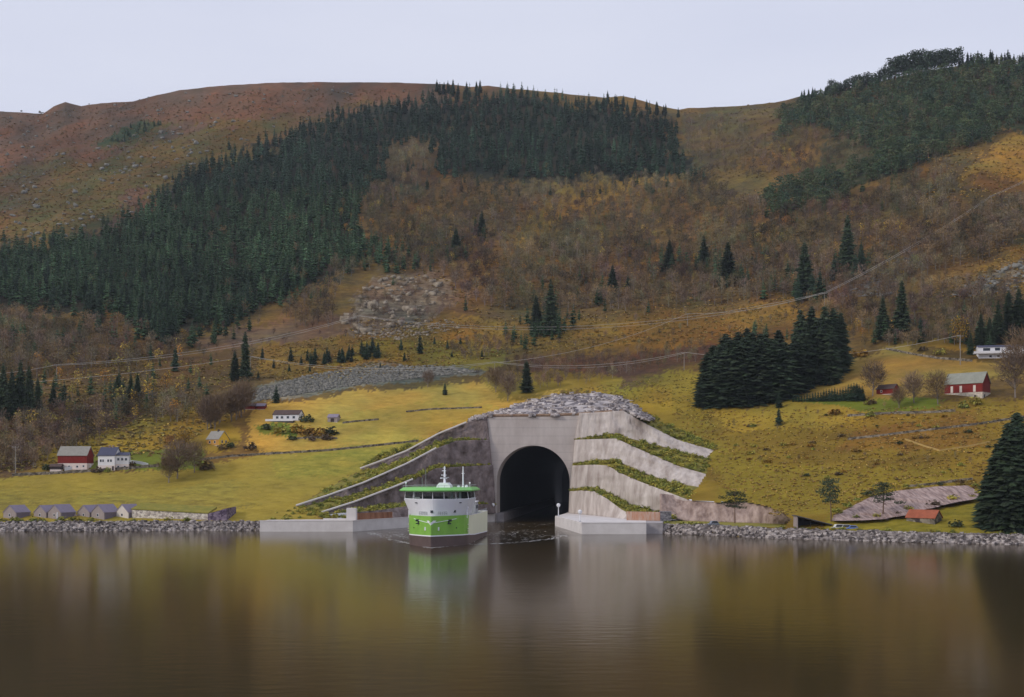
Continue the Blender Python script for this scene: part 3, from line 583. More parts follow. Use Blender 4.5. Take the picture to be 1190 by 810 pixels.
# rust coloured walls at the back of both quays
def wallstrip(name, pts, z0, h, th, m, label, cat):
    a = MB(); pts = [Vector((*p, 0)) for p in pts]
    for p, q in zip(pts, pts[1:]):
        dd = (q - p).normalized(); nn = Vector((-dd.y, dd.x, 0)) * th
        a.ring_loft([[p + Vector((0, 0, z0)), p + nn + Vector((0, 0, z0)), p + nn + Vector((0, 0, z0 + h)), p + Vector((0, 0, z0 + h))],
                     [q + Vector((0, 0, z0)), q + nn + Vector((0, 0, z0)), q + nn + Vector((0, 0, z0 + h)), q + Vector((0, 0, z0 + h))]])
    return tag(a.build(name, m), label, cat)
wallstrip('rust_wall', [xy(414, 456), xy(440, 466), xy(456, 473)], QZ + .004, 2.8, .5, M_RUST, 'rust brown wall at the back of the left quay, left of the ship', 'wall')
wallstrip('rust_wall', [xy(728, 455), xy(767, 448)], QZ + .004, 3.6, .6, M_RUSTL, 'orange streaked stone wall at the back of the right quay', 'wall')
ub = MB(); x0, y0 = xy(767.5, 447); ub.box(x0, y0, QZ, x0 + 4.4, y0 + 4, QZ + 3.5); ub.box(x0 - .2, y0 - .2, QZ + 3.503, x0 + 4.6, y0 + 4.2, QZ + 3.8)
tag(ub.build('utility_block', stone_mat('grey_block_stone', (.09, .085, .10), (.17, .16, .18), (.26, .25, .26), 1.2, .1)), 'small grey stone utility block at the end of the orange streaked wall', 'utility block')
# harbour lights
M_WHITE = mat('white_paint', (0.74, 0.74, 0.76), 0.5, 0.06, 0.5)
M_GREYP = mat('grey_paint', (0.35, 0.36, 0.38), 0.5, 0.1, 0.5)
def harbour_light(px, Y, h, label):
    e = empty('harbour_light', (*xy(px, Y), QZ), 0, label, 'harbour light', 'harbour lights at the tunnel mouth')
    MB().tube([(0, 0, 0), (0, 0, h)], [.22, .14], 8).build('post', M_WHITE, e)
    MB().box(-.45, -.35, 0.004, .45, .35, .35).build('base', M_GREYP, e)
    d = MB(); d.ring_loft([[Vector((math.cos(t) * r, math.sin(t) * r, z)) for t in np.linspace(0, 2 * math.pi, 8, endpoint=False)] for r, z in ((.5, h - 1.5), (.85, h - .9), (.85, h - .2), (.3, h + .2))])
    d.build('lamp_head', M_WHITE, e)
harbour_light(573, 536, 4.6, 'white harbour light on the ledge left of the tunnel mouth, behind the ship stern')
harbour_light(649, 497, 5.6, 'white harbour light at the inner tip of the right quay')
harbour_light(674, 440, 4.6, 'thin white post light near the front corner of the right quay')

# ------------------------------------------------------------------ the ship
M_GREEN = mat('bright_green_hull_paint', S(128, 180, 70), 0.45, 0.12, 0.25, spec=0.5)
M_LGREEN = mat('light_green_roof_paint', S(120, 190, 96), 0.45, 0.06, 0.2, spec=0.5)
M_CREAM = mat('cream_side_paint', S(226, 226, 196), 0.45, 0.05, 0.12, spec=0.5)
M_SHIPW = mat('ship_white_paint', S(236, 236, 244), 0.4, 0.04, 0.2, spec=0.5)
M_BOOT = mat('brown_bottom_paint', (0.11, 0.075, 0.068), 0.6, 0.2, 0.12)
M_DARKS = mat('dark_fitting', (0.025, 0.03, 0.035), 0.5, 0.2, 1)
M_DECK = mat('ship_deck_grey', (0.22, 0.24, 0.24), 0.8, 0.15, 0.4)
def glass_mat(name, tintc, clear):
    m = bpy.data.materials.new(name); m.use_nodes = True; n, l = m.node_tree.nodes, m.node_tree.links
    b = n['Principled BSDF']; b.inputs['Base Color'].default_value = (*tintc, 1); b.inputs['Roughness'].default_value = 0.06
    tr = n.new('ShaderNodeBsdfTransparent'); tr.inputs['Color'].default_value = (.8, .85, .85, 1); mx_ = n.new('ShaderNodeMixShader'); mx_.inputs[0].default_value = 1 - clear
    l.new(tr.outputs[0], mx_.inputs[1]); l.new(b.outputs[0], mx_.inputs[2]); l.new(mx_.outputs[0], n['Material Output'].inputs['Surface'])
    return m
M_BGLASS = glass_mat('wheelhouse_glass', (0.03, 0.035, 0.04), 0.72)
M_PANE = mat('dark_window_glass', (0.03, 0.035, 0.045), 0.12, 0.2, 0.6, spec=0.6)
ship = empty('ship', (*xy(500.6, 350), 0), R(-4.8), 'green and white ship with a green bridge roof and two masts leaving the tunnel channel', 'ship')
ST = [0, .6, 2, 4, 7, 10, 13, 15.5, 17, 22, 34, 50, 66, 75]
def hb(y, z):
    d = np.interp(y, [0, .6, 2, 4, 7, 10, 13, 15.5, 17, 22, 75], [.15, .75, 2.0, 3.6, 5.8, 7.7, 9.2, 9.9, 10.1, 10.2, 10.2])
    w0 = np.interp(y, [0, .6, 2, 4, 7, 10, 13, 15.5, 17, 22, 75], [.10, .55, 1.7, 3.2, 5.3, 7.2, 8.8, 9.6, 9.9, 10.1, 10.1])
    return w0 + (d - w0) * min(max(z / 10, 0), 1)
def zb(y): return float(np.interp(y, [0, 17, 30, 75], [3.5, 3.2, 2.4, 1.2]))
def zt(y): return float(np.interp(y, [0, 15.5, 18, 75], [10.0, 9.9, 9.6, 9.2]))
def hull_strip(ya, yb, f0, f1, name, m, out=0.0, rows_=3):
    mb = MB(); yy = [y for y in ST if ya <= y <= yb]
    for sx in (-1, 1):
        for a, b in zip(yy, yy[1:]):
            for k in range(rows_):
                def pt(y, q):
                    z = f0(y) + (f1(y) - f0(y)) * q / rows_; return (sx * (hb(y, z) + out), y - (out if y < 10 else 0), z)
                q = [pt(a, k), pt(b, k), pt(b, k + 1), pt(a, k + 1)]
                mb.face(q if sx > 0 else q[::-1])
    if ya == 0:
        mb.face([(-hb(0, f0(0)) - out, -out, f0(0)), (hb(0, f0(0)) + out, -out, f0(0)), (hb(0, f1(0)) + out, -out, f1(0)), (-hb(0, f1(0)) - out, -out, f1(0))])
    if yb == 75: mb.face([(hb(75, f0(75)), 75, f0(75)), (-hb(75, f0(75)), 75, f0(75)), (-hb(75, f1(75)), 75, f1(75)), (hb(75, f1(75)), 75, f1(75))])
    return mb.build(name, m, ship)
hull_strip(0, 75, lambda y: -3.0, zb, 'hull_bottom', M_BOOT)
hull_strip(0, 75, zb, lambda y: zb(y) + .35, 'waterline_stripe', M_SHIPW)
bow = hull_strip(0, 17, lambda y: zb(y) + .35, zt, 'bow', M_GREEN)
hull_strip(17, 75, lambda y: zb(y) + .35, zt, 'side_hull', M_CREAM)
hull_strip(17, 75, lambda y: zt(y) - .02, lambda y: zt(y) + .14, 'rail_edge', M_SHIPW, 0.06, 1)
dk = MB(); yy = ST
for a, b in zip(yy, yy[1:]): dk.face([(-hb(a, 9) + .05, a, 8.9), (hb(a, 9) - .05, a, 8.9), (hb(b, 9) - .05, b, 8.9), (-hb(b, 9) + .05, b, 8.9)])
dk.build('deck', M_DECK, ship)
# white bulwark of the forward house, flaring outwards to the bridge front
def outline(hw, yc, ysd, yback, n=12):
    pts = []
    for k in range(-n, n + 1):
        q = k / n; pts.append((hw * q, yc + (ysd - yc) * abs(q) ** 1.7))
    return pts + [(hw, yback), (-hw, yback)]
bl = outline(8.7, 5.2, 14.2, 32); tl = outline(10.9, 3.6, 12.0, 32)
dipz = lambda x: 9.95 - 0.0 * x
hs = MB(); ringb = [Vector((x, y, 9.2)) for x, y in bl]; ringm = [Vector((x0 * .55 + x1 * .45, y0 * .55 + y1 * .45, 12.0)) for (x0, y0), (x1, y1) in zip(bl, tl)]; ringt = [Vector((x, y, 15.25)) for x, y in tl]
hs.ring_loft([ringb, ringm, ringt]); hs.build('forward_house', M_SHIPW, ship)
wl_ = outline(10.6, 4.0, 12.2, 30); wt_ = outline(10.3, 3.6, 11.8, 30)
gl = MB(); n = len(wl_)
for i in range(n): 
    j = (i + 1) % n; gl.face([(*wl_[i], 15.27), (*wl_[j], 15.27), (*wt_[j], 17.75), (*wt_[i], 17.75)])
gl.build('wheelhouse_window', M_BGLASS, ship)
mu = MB()
for i in list(range(0, n, 4)) + [n - 1, n - 2]: mu.tube([(*wl_[i], 15.2), (*wt_[i], 17.8)], .13, 5)
for x in (4.4, 7.2): MB().box(x, 14, 15.26, x + .7, 14.6, 17.78).build('bridge_column', M_SHIPW, ship)
mu.tube([(*q, 15.3) for q in wl_] + [(*wl_[0], 15.3)], .11, 5); mu.tube([(*q, 17.72) for q in wt_] + [(*wt_[0], 17.72)], .11, 5)
mu.build('window_frame', M_SHIPW, ship)
MB().box(-5, 9, 15.26, 4, 10.2, 16.1).build('bridge_console', M_DARKS, ship); MB().box(6.2, 20, 15.26, 10, 24, 17.7).build('bridge_cabinet', M_DARKS, ship)
r0 = outline(11.9, 2.0, 10.8, 32.5); r1 = outline(12.1, 1.7, 10.6, 32.7); r2 = outline(11.0, 3.4, 11.8, 31.6)
rf = MB(); rf.ring_loft([[Vector((x, y, z)) for x, y in r] for r, z in ((r0, 17.78), (r1, 18.0), (r1, 18.25), (r2, 19.05))]); roof = rf.build('bridge_roof', M_LGREEN, ship)
rr = MB(); rr.tube([(*p, 19.7) for p in r2], .05, 4)
for i in range(0, len(r2), 2): rr.tube([(*r2[i], 19.0), (*r2[i], 19.7)], .05, 4)
rr.build('roof_rail', M_GREYP, roof)
db = MB(); db.ring_loft([[Vector((x, y, z)) for x, y in ((2.7 - a, 9), (2.7 + a, 9), (2.7 + a, 15), (2.7 - a, 15))] for a, z in ((2.3, 19.06), (2.2, 19.7), (1.3, 20.6))]); db.build('mast_base', M_SHIPW, ship)
m1 = MB(); m1.tube([(2.7, 12, 20.5), (2.7, 12, 26.0)], [.42, .2], 8)
for z, L_ in ((21.9, 1.5), (23.0, 1.1), (24.4, .9), (25.3, .6)): m1.box(2.7 - L_, 11.85, z, 2.7 + L_ * .55, 12.15, z + .22)
mast = m1.build('mast', M_SHIPW, ship)
MB().box(1.3, 11.5, 22.2, 4.2, 11.8, 22.45).build('radar', M_GREYP, mast)
m2 = MB(); m2.tube([(8.3, 16, 19.0), (8.3, 16, 26.0)], [.32, .14], 8); m2.box(7.8, 15.9, 23.6, 8.8, 16.1, 23.75); m2.build('mast', M_SHIPW, ship)
for x, y, r in ((7.0, 14.5, .5), (9.6, 15, .6), (8.6, 13.4, .42)): MB().sphere((x, y, 19.25), r).build('satellite_dome', M_SHIPW, ship)
for x, y in ((-10.2, 12), (11.0, 12.5)):
    MB().tube([(x, y, 18.9), (x, y, 20.3)], .07, 5).sphere((x, y, 20.5), .32, 8, 5).build('lamp', M_SHIPW, ship)
for x, y, h in ((-3.9, 14, 25.0), (-6.1, 20, 22.2)): MB().tube([(x, y, 19), (x, y, h)], .05, 4).build('antenna', M_GREYP, ship)
def bow_at(x, z, out=.03):                           # point on the bow plating
    yy_ = np.linspace(0, 17, 200); h = [hb(y, z) for y in yy_]; y = float(np.interp(abs(x), h, yy_)); return Vector((x, y - out, z))
an_i = 0
for sx in (-1, 1):
    x = sx * 5.0; an = MB(); c = bow_at(x, 8.2, .25); an.box(c.x - .9, c.y - .1, c.z - .1, c.x + .9, c.y + .5, c.z + .55); an.box(c.x - .18, c.y - .25, c.z - .9, c.x + .18, c.y + .2, c.z + .1); an.box(c.x - .8, c.y - .28, c.z - .95, c.x + .8, c.y + .15, c.z - .62)
    an.build('anchor', M_DARKS, ship)
    eb_ = MB(); eb_.tube([bow_at(x + sx * q, 8.9 - 1.05 * (1 - (q + 4.2) / 6.2) ** .8, .1) for q in (-4.0, -3, -2, -1, 0, 1, 2)], .09, 4); eb_.build('bow_stripe', M_SHIPW, ship)
    for q, z in ((2.1, 5.9), (7.0, 5.9)):
        c = bow_at(sx * q, z, .06)
        if q < 3: MB().box(c.x - .3, c.y - .1, c.z - .55, c.x + .3, c.y + .2, c.z + .55).build('bow_mark', M_SHIPW, ship)
        else: MB().sphere(c, .22, 8, 4).build('porthole', M_DARKS, ship)
em = MB(); c0 = [bow_at(x, z, .12) for x, z in ((-1.6, 8.5), (-.8, 8.6), (0.0, 7.9), (.8, 8.6), (1.6, 8.5), (0.0, 7.0))]
em.face([c0[0], c0[5], c0[2], c0[1]]); em.face([c0[5], c0[4], c0[3], c0[2]]); em.build('bow_emblem', M_SHIPW, ship)
def house_at(x, z, out):                              # point on the flared white front
    q = (z - 9.2) / (15.25 - 9.2); hw = 8.7 + 2.2 * q; y = (5.2 - 1.6 * q) + 9.0 * min(1, abs(x) / hw) ** 1.7 - (.0 + .6 * q * abs(x) / hw); return Vector((x, y - out, z))
for x in (-.4, 6.4): c = house_at(x, 11.3, .12); MB().box(c.x - .45, c.y - .05, c.z - .4, c.x + .45, c.y + .3, c.z + .4).build('window', M_PANE, ship)
for x in (-5.8, 8.2): c = house_at(x, 14.1, .15); MB().box(c.x - .5, c.y - .05, c.z - .15, c.x + .5, c.y + .3, c.z + .15).build('vent', M_DARKS, ship)
for x0, x1 in ((-5.0, -2.2), (1.6, 4.2)):
    rl = MB()
    for z in (10.6, 11.2): rl.tube([house_at(x0 + (x1 - x0) * k / 4, z, .35) for k in range(5)], .06, 4)
    for k in range(5): c = house_at(x0 + (x1 - x0) * k / 4, 10.2, .35); rl.tube([c, c + Vector((0, 0, 1.0))], .06, 4)
    rl.build('railing', M_GREYP, ship)
for sx in (-1, 1):
    for y in (15.2, 16.4): MB().tube([(sx * 9.7, y, 8.9), (sx * 9.7, y, 12.0)], .22, 6).box(sx * 9.7 - .4, y - .4, 12.003, sx * 9.7 + .4, y + .4, 12.5).build('bollard_post', M_SHIPW, ship)
cb = MB(); cb.box(4.6, 44, 8.95, 9.2, 52, 13.4); cabin = cb.build('aft_cabin', M_GREYP, ship)
MB().box(4.4, 43.8, 13.403, 9.4, 52.2, 13.7).build('cabin_roof', M_SHIPW, cabin)
for y in (45, 47.2, 49.4): MB().box(9.18, y, 11, 9.24, y + 1.3, 12.3).build('window', M_PANE, cabin)
MB().box(-5, 52, 8.95, 2, 62, 12.6).build('aft_house', M_SHIPW, ship)
lb = MB(); lb.ring_loft([[Vector((7.4 + a * math.cos(t), y, 10.2 + a * .8 * math.sin(t))) for t in np.linspace(0, 2 * math.pi, 8, endpoint=False)] for y, a in ((24, .15), (25, .8), (27.5, .95), (30, .8), (31, .15))])
lb.build('lifeboat', mat('orange_lifeboat', (0.55, 0.17, 0.05), 0.5), ship)
rl = MB()
for sx in (-1, 1):
    for z in (9.9, 10.3): rl.tube([(sx * 10.1, 33, z), (sx * 10.1, 74, z)], .05, 4)
    for y in range(33, 75, 3): rl.tube([(sx * 10.1, y, 9.2), (sx * 10.1, y, 10.3)], .05, 4)
rl.build('side_railing', M_GREYP, ship)
for z in (5.2, 6.6, 4.4):                             # short pale bars where the green paint ends
    for sx in (-1, 1): MB().box(sx * 10.02 - .12, 15.0, z, sx * 10.02 + .16, 17.6, z + .28).build('hull_bar', M_CREAM, ship)
# wake: streaks of foam on the water
fo = MB(); M_FOAM = mat('foam', (0.55, 0.54, 0.52), 0.9, 0.2, 0.5)
def foam_line(pts, n, wd):
    for _ in range(n):
        q = random.random() * (len(pts) - 1); i = min(int(q), len(pts) - 2); a, b = Vector((*xy(*pts[i]), 0)), Vector((*xy(*pts[i + 1]), 0)); p = a.lerp(b, q - i)
        d = (b - a).normalized(); nn = Vector((-d.y, d.x, 0)); p = p + nn * random.gauss(0, wd); p.z = 0.02 + random.random() * .03
        L_ = random.uniform(.4, 1.6); W_ = random.uniform(.08, .3); ax = (d + nn * random.uniform(-.3, .3)).normalized(); ay = Vector((-ax.y, ax.x, 0))
        fo.face([p + ax * L_ * math.cos(t) + ay * W_ * math.sin(t) * random.uniform(.6, 1.2) for t in np.linspace(0, 2 * math.pi, 7, endpoint=False)])
foam_line([(474, 372), (500, 348.5)], 90, .35); foam_line([(501, 348.5), (542, 366), (566, 430)], 140, .5)
foam_line([(474, 374), (462, 384), (440, 420), (428, 440)], 90, .9)
foam_line([(545, 366), (590, 372), (640, 396), (655, 420)], 150, 1.1)
foam_line([(470, 400), (455, 440)], 60, 3); foam_line([(570, 420), (620, 460)], 70, 6); foam_line([(600, 480), (630, 520)], 22, 6)
foam_line([(580, 390), (650, 420)], 50, 5)
tag(fo.build('wake_foam', M_FOAM), kind='stuff')
#@@PART3
# ------------------------------------------------------------------ loose stone
def rock_proto(seed):
    r = np.random.default_rng(seed); V = []; Fq = []
    base = [(-1, -1, -1), (1, -1, -1), (1, 1, -1), (-1, 1, -1), (-1, -1, 1), (1, -1, 1), (1, 1, 1), (-1, 1, 1)]
    tri = [(0, 2, 1), (0, 3, 2), (4, 5, 6), (4, 6, 7), (0, 1, 5), (0, 5, 4), (1, 2, 6), (1, 6, 5), (2, 3, 7), (2, 7, 6), (3, 0, 4), (3, 4, 7)]
    V = np.array(base, float) * .5 * (1 + r.uniform(-.35, .25, (8, 3))); return V, np.array(tri)
ROCKS = [rock_proto(k) for k in range(10)]
def scatter_mesh(name, protos, pts, scales, mats, rots=None, tints=None, squash=None, tilt=False):
    Vs, Fs, Ts, Ms, off = [], [], [], [], 0
    for i, p in enumerate(pts):
        pr_ = protos[int(rng.integers(len(protos)))]; V, Fc = pr_[0], pr_[1]
        a = rng.uniform(0, 6.283) if rots is None else rots[i]; c, s_ = math.cos(a), math.sin(a)
        Rm = np.array([[c, -s_, 0], [s_, c, 0], [0, 0, 1]])
        if tilt:
            b = rng.uniform(-.6, .6); Rm = Rm @ np.array([[1, 0, 0], [0, math.cos(b), -math.sin(b)], [0, math.sin(b), math.cos(b)]])
        sc_ = np.array(scales[i] if np.ndim(scales[i]) else (scales[i],) * 3, float)
        Vs.append((V * sc_) @ Rm.T + np.array(p)); Fs.append(Fc + off); off += len(V)
        if len(pr_) > 2: Ts.append(pr_[2] * (1 if tints is None else tints[i])); Ms.append(pr_[3])
    return mesh_np(name, np.concatenate(Vs), np.concatenate(Fs), mats, fmat=np.concatenate(Ms) if Ms else None, vcol={'tint': np.concatenate(Ts)} if Ts else None)
def rip(xs0, xs1, n, size, label):
    pts, scl = [], []
    for _ in range(n):
        x = random.uniform(xs0, xs1); pw_, yw_, pc_, ys_, _, _ = [float(v) for v in col_par(x)]
        q = random.random() ** .9; zc = HC + (HOR - pc_) / F * ys_
        Y = yw_ - .8 + 6.6 * q; z = -.35 + (zc + .3) * q; s = random.choice((.5, .7, .8, .9, 1.0, 1.2, 1.7)) * size
        pts.append(((x - CX) / F * Y, Y, z)); scl.append((s * random.uniform(.9, 1.6), s * random.uniform(.8, 1.2), s * random.uniform(.6, .95)))
    tag(link('rip_rap', scatter_mesh('rip_rap', ROCKS, pts, scl, [M_STONE], tilt=True)), label, kind='stuff')
rip(-260, 311, 6200, .85, 'grey and pale boulders of the left shore embankment')
rip(768, 1420, 6800, .9, 'grey and pale boulders of the right shore embankment')
# left shore: stones that close the embankment against the quay
def in_poly_pts(poly, n):
    xs = [p[0] for p in poly]; ys_ = [p[1] for p in poly]; out = []
    while len(out) < n:
        x = rng.uniform(min(xs), max(xs), 400); y = rng.uniform(min(ys_), max(ys_), 400); k = inside(poly, x, y)
        out += list(zip(x[k], y[k]))
    return out[:n]
def scree(poly, n, s0, s1, m, label):
    pts, scl = [], []
    for x, y in in_poly_pts(poly, n):
        g = ground(x, y); s = random.uniform(s0, s1) * (1.6 if random.random() < .08 else 1); pts.append((g.x, g.y, g.z + .1 * s)); scl.append((s * random.uniform(.9, 1.7), s, s * random.uniform(.5, 1)))
    tag(link('scree', scatter_mesh('scree', ROCKS, pts, scl, [m], tilt=True)), label, kind='stuff')
scree([(262, 472), (300, 452), (360, 436), (430, 427), (500, 425), (560, 432), (480, 440), (400, 450), (320, 463)], 3400, .5, 1.3, M_SCREE, 'band of grey scree above the ochre meadow')
scree([(398, 390), (405, 365), (420, 340), (446, 322), (496, 320), (520, 340), (500, 360), (440, 392)], 120, 1.0, 4.4, M_PALEROCK, 'pale broken crag below the spruce wood')
scree([(400, 392), (430, 376), (520, 372), (540, 380), (470, 396)], 260, .5, 1.6, M_PALEROCK, 'pale stones strewn below the crag')
scree([(970, 345), (1010, 320), (1060, 297), (1075, 303), (1030, 345)], 300, .6, 1.8, M_SCREE, 'grey boulder field on the right slope')
scree([(1100, 345), (1140, 320), (1190, 302), (1300, 280), (1300, 320), (1150, 345)], 300, .6, 2.6, M_SCREE, 'grey rocks high on the right edge of the slope')
scree([(0, 130), (300, 100), (500, 98), (420, 122), (250, 175), (60, 220), (0, 240)], 240, .8, 3.4, M_SCREE, 'scattered stones on the heath of the upper left ridge')
scree([(0, 230), (200, 180), (240, 195), (150, 270), (0, 285)], 130, 1.0, 3.4, M_SCREE, 'scattered stones above the left edge of the spruce wood')
pts, scl = [], []
for _ in range(420):
    i = random.random(); q = random.random() ** 1.3; A_ = resample(dlo, 60)[int(i * 59)]; B_ = resample(dhi, 60)[int(i * 59)]; g = A_.lerp(B_, q); s = random.uniform(1.0, 2.6)
    pts.append((g.x, g.y - .2, g.z)); scl.append((s * random.uniform(1, 2.0), s * 1.4, s * random.uniform(.5, .9)))
tag(link('crown_blocks', scatter_mesh('crown_blocks', ROCKS, pts, scl, [M_BLOCK], rots=[random.uniform(-.3, .3) for _ in pts])), 'loose pale blocks lying on the stone mound above the portal', kind='stuff')
# ------------------------------------------------------------------ buildings
def rgb(*a): return tuple(S(*a))
M_REDW = mat('red_barn_boards', S(118, 34, 28), 0.8, 0.2, 0.8, stretch=(4, 4, .3))
M_WHITEW = mat('white_painted_boards', (0.68, 0.67, 0.68), 0.7, 0.06, 0.6)
M_YELW = mat('yellow_painted_boards', S(236, 190, 62), 0.75, 0.12, 0.6)
M_GREYW = mat('weathered_grey_boards', S(150, 138, 134), 0.85, 0.15, 0.8, stretch=(4, 4, .3))
M_PALEW = mat('pale_boards', S(206, 196, 186), 0.85, 0.1, 0.8, stretch=(4, 4, .3))
M_DARKW = mat('dark_brown_boards', (0.05, 0.038, 0.04), 0.85, 0.25, 0.8, stretch=(4, 4, .3))
M_BLACKW = mat('black_boards', (0.022, 0.021, 0.024), 0.8, 0.25, 0.8)
M_ROOFG = mat('grey_slate_roof', S(140, 136, 128), 0.85, 0.14, 0.7, stretch=(1, 3, 3), bump=.05)
M_ROOFM = mat('mossy_grey_roof', S(136, 137, 126), 0.85, 0.14, 0.5, bump=.05)
M_ROOFB = mat('blue_black_roof', S(70, 72, 92), 0.7, 0.15, 0.6)
M_ROOFL = mat('lilac_grey_roof', S(134, 124, 138), 0.8, 0.1, 0.7)
M_ROOFBR = mat('brown_tile_roof', S(84, 68, 64), 0.85, 0.15, 0.7)
M_ROOFRU = mat('rusty_red_roof', S(150, 84, 60), 0.85, 0.2, 0.8)
M_FOUND = mat('whitewashed_stone', S(206, 190, 182), 0.85, scale=0.7, col2=S(222, 208, 200), bump=.08)
M_FSTONE = mat('pale_foundation_stone', S(150, 140, 126), 0.9, scale=0.8, col2=S(216, 206, 190), bump=.12)
M_OLDSTONE = stone_mat('old_field_stone', tuple(S(70, 64, 58)), tuple(S(112, 104, 92)), tuple(S(150, 140, 124)), 0.9, .15)
def house(name, label, cat, px, py, L, D, hw, hr, deg, wm, rm, fh=0.0, fm=None, wins=(), doors=(), chim=(), group=None, Y=None, z=None, over=.35, pane=None, framem=None, stripes=(), gable_m=None):
    g = ground(px, py) if Y is None else P(px, py, Y)
    if z is not None: g = Vector(((px - CX) / F * g.y, g.y, z))
    rz = R(deg) - math.atan2(g.x, g.y); ext = abs(L / 2 * math.sin(rz)) + abs(D / 2 * math.cos(rz))
    t = empty(name, (g.x, g.y + ext, g.z), rz, label, cat, group)
    l, d = L / 2, D / 2; z0 = fh
    fb = MB(); fb.box(-l - .02, -d - .02, -4, l + .02, d + .02, max(fh, .05)); fb.build('foundation', fm or M_FSTONE, t)
    b = MB(); z0 = max(fh, .05) + .002
    sec = [(-d, z0), (d, z0), (d, z0 + hw), (0, z0 + hw + hr), (-d, z0 + hw)]
    b.ring_loft([[Vector((x, y, z_)) for y, z_ in sec] for x in (-l, l)], 0, caps=False)
    b.face([(-l, y, z_) for y, z_ in sec], 1 if gable_m else 0); b.face([(l, y, z_) for y, z_ in reversed(sec)], 1 if gable_m else 0)
    b.build('wall', [wm] + ([gable_m] if gable_m else []), t)
    r = MB(); k = hr / d; th = .22
    y_, zt_ = d + over, z0 + hw + hr
    prof = [(-y_, zt_ - k * y_ + .02), (0, zt_ + .02), (y_, zt_ - k * y_ + .02), (y_, zt_ - k * y_ + th), (0, zt_ + th + .05), (-y_, zt_ - k * y_ + th)]
    r.ring_loft([[Vector((x, y, q)) for y, q in prof] for x in (-l - over, l + over)], 0, caps=False)
    for x, f_ in ((-l - over, 1), (l + over, -1)):
        q = [(x, y, z_) for y, z_ in prof]; r.face([q[0], q[1], q[4], q[5]][::f_]); r.face([q[1], q[2], q[3], q[4]][::f_])
    roof_ = r.build('roof', rm, t)
    for c in chim: MB().box(c[0] - .4, -.4, zt_ - .4, c[0] + .4, .4, zt_ + 1.1).build('chimney', c[1] if len(c) > 1 else M_GREYP, roof_)
    def panel(nm, side, u, zc, ww, hh, m, par, out):
        p = MB(); a = (u - ww / 2, zc - hh / 2, u + ww / 2, zc + hh / 2)
        if side == 'f': p.box(a[0], -d - out, a[1], a[2], -d - .0 + .05, a[3])
        elif side == 'r': p.box(l - .05, a[0], a[1], l + out, a[2], a[3])
        else: p.box(-l - out, a[0], a[1], -l + .05, a[2], a[3])
        return p.build(nm, m, par)
    for side, u, zc, ww, hh in wins:
        wf = panel('window', side, u, zc, ww + .24, hh + .24, framem or M_WHITEW, t, .05); panel('pane', side, u, zc, ww, hh, pane or M_PANE, wf, .08)
    for side, u, zc, ww, hh, m in doors: panel('door', side, u, zc, ww, hh, m, t, .07)
    for side, u, zc, ww, hh, m in stripes: panel('trim_board', side, u, zc, ww, hh, m, t, .06)
    return t
# left farm
house('barn', 'red barn with grey roof and whitewashed base beside the white farmhouse', 'barn', 84, 546, 14.5, 8, 4.0, 4.2, -24, M_REDW, M_ROOFG, 3.2, M_FOUND,
      wins=[('f', -1.5, 1.6, .9, .9), ('f', 2.5, 1.6, .9, .9), ('f', 5.6, 1.8, .8, .8)], doors=[('f', -5.2, 1.5, 1.5, 2.4, M_DARKW)])
fh_ = house('farmhouse', 'white two storey farmhouse with dark blue roof beside the red barn', 'house', 124, 547, 8.5, 7.5, 5.0, 3.8, -26, M_WHITEW, M_ROOFB, 2.6, M_FOUND,
      wins=[('f', -2.8, 4.9, .9, 1.2), ('f', -1.6, 4.9, .7, 1.2), ('f', 1.0, 4.9, .9, 1.2), ('f', 2.4, 4.9, .9, 1.2), ('r', -1.6, 5.2, .8, 1.3), ('r', 1.4, 5.2, .8, 1.3), ('r', 0, 8.2, .8, 1.2)],
      doors=[('f', 3.4, 1.2, 1.0, 2.1, M_DARKW)], chim=[(0, M_BROWNROCK), (1.8, M_BROWNROCK)])
house('house_annex', 'white flat fronted annex with dark grey roof on the right end of the white farmhouse', 'house', 140, 546, 6.2, 6, 4.4, 1.2, -8, M_WHITEW, M_ROOFB, 2.8, M_FOUND,
      wins=[('f', -1.8, 5.2, 1.0, 1.2), ('f', 0.0, 5.2, 1.0, 1.2), ('f', 1.8, 5.2, 1.0, 1.2), ('f', -1.8, 1.4, .9, 1.1), ('f', 1.2, 1.4, .9, 1.1)])
house('shed', 'small dark shed with white base in front of the left red barn', 'shed', 64, 548.5, 5.2, 4, 1.5, 1.1, -20, M_DARKW, M_ROOFBR, 1.2, M_FOUND)
M_CHALK = mat('white_wall_paint', (0.66, 0.65, 0.64), 0.8, 0.06, 0.4)
def gwall(name, pts, h, th, m, label, cat, sink=1.2, group=None, n=None):
    mb = MB(); g = []
    for (x0, y0), (x1, y1) in zip(pts, pts[1:]):
        k = max(2, int(abs(x1 - x0) / 4)); g += [ground(x0 + (x1 - x0) * i / k, y0 + (y1 - y0) * i / k) for i in range(k)]
    g.append(ground(*pts[-1])); rings = []
    for i, p in enumerate(g):
        d = (g[min(i + 1, len(g) - 1)] - g[max(i - 1, 0)]); d.z = 0; d.normalize(); nn = Vector((-d.y, d.x, 0)) * th / 2; hh = h * random.uniform(.85, 1.1) if m is M_OLDSTONE else h
        rings.append([p - nn - Vector((0, 0, sink)), p + nn - Vector((0, 0, sink)), p + nn + Vector((0, 0, hh)), p - nn + Vector((0, 0, hh))])
    mb.ring_loft(rings); return tag(mb.build(name, m), label, cat, group)
gwall('retaining_wall', [(75, 547), (90, 544.5), (106, 543)], 1.6, .5, M_CHALK, 'low white wall running below the left red barn', 'wall')
gwall('retaining_wall', [(134, 538), (150, 537.5), (162, 539), (172, 541.5)], 1.3, .5, M_CHALK, 'white wall curving away right of the white farmhouse', 'wall')
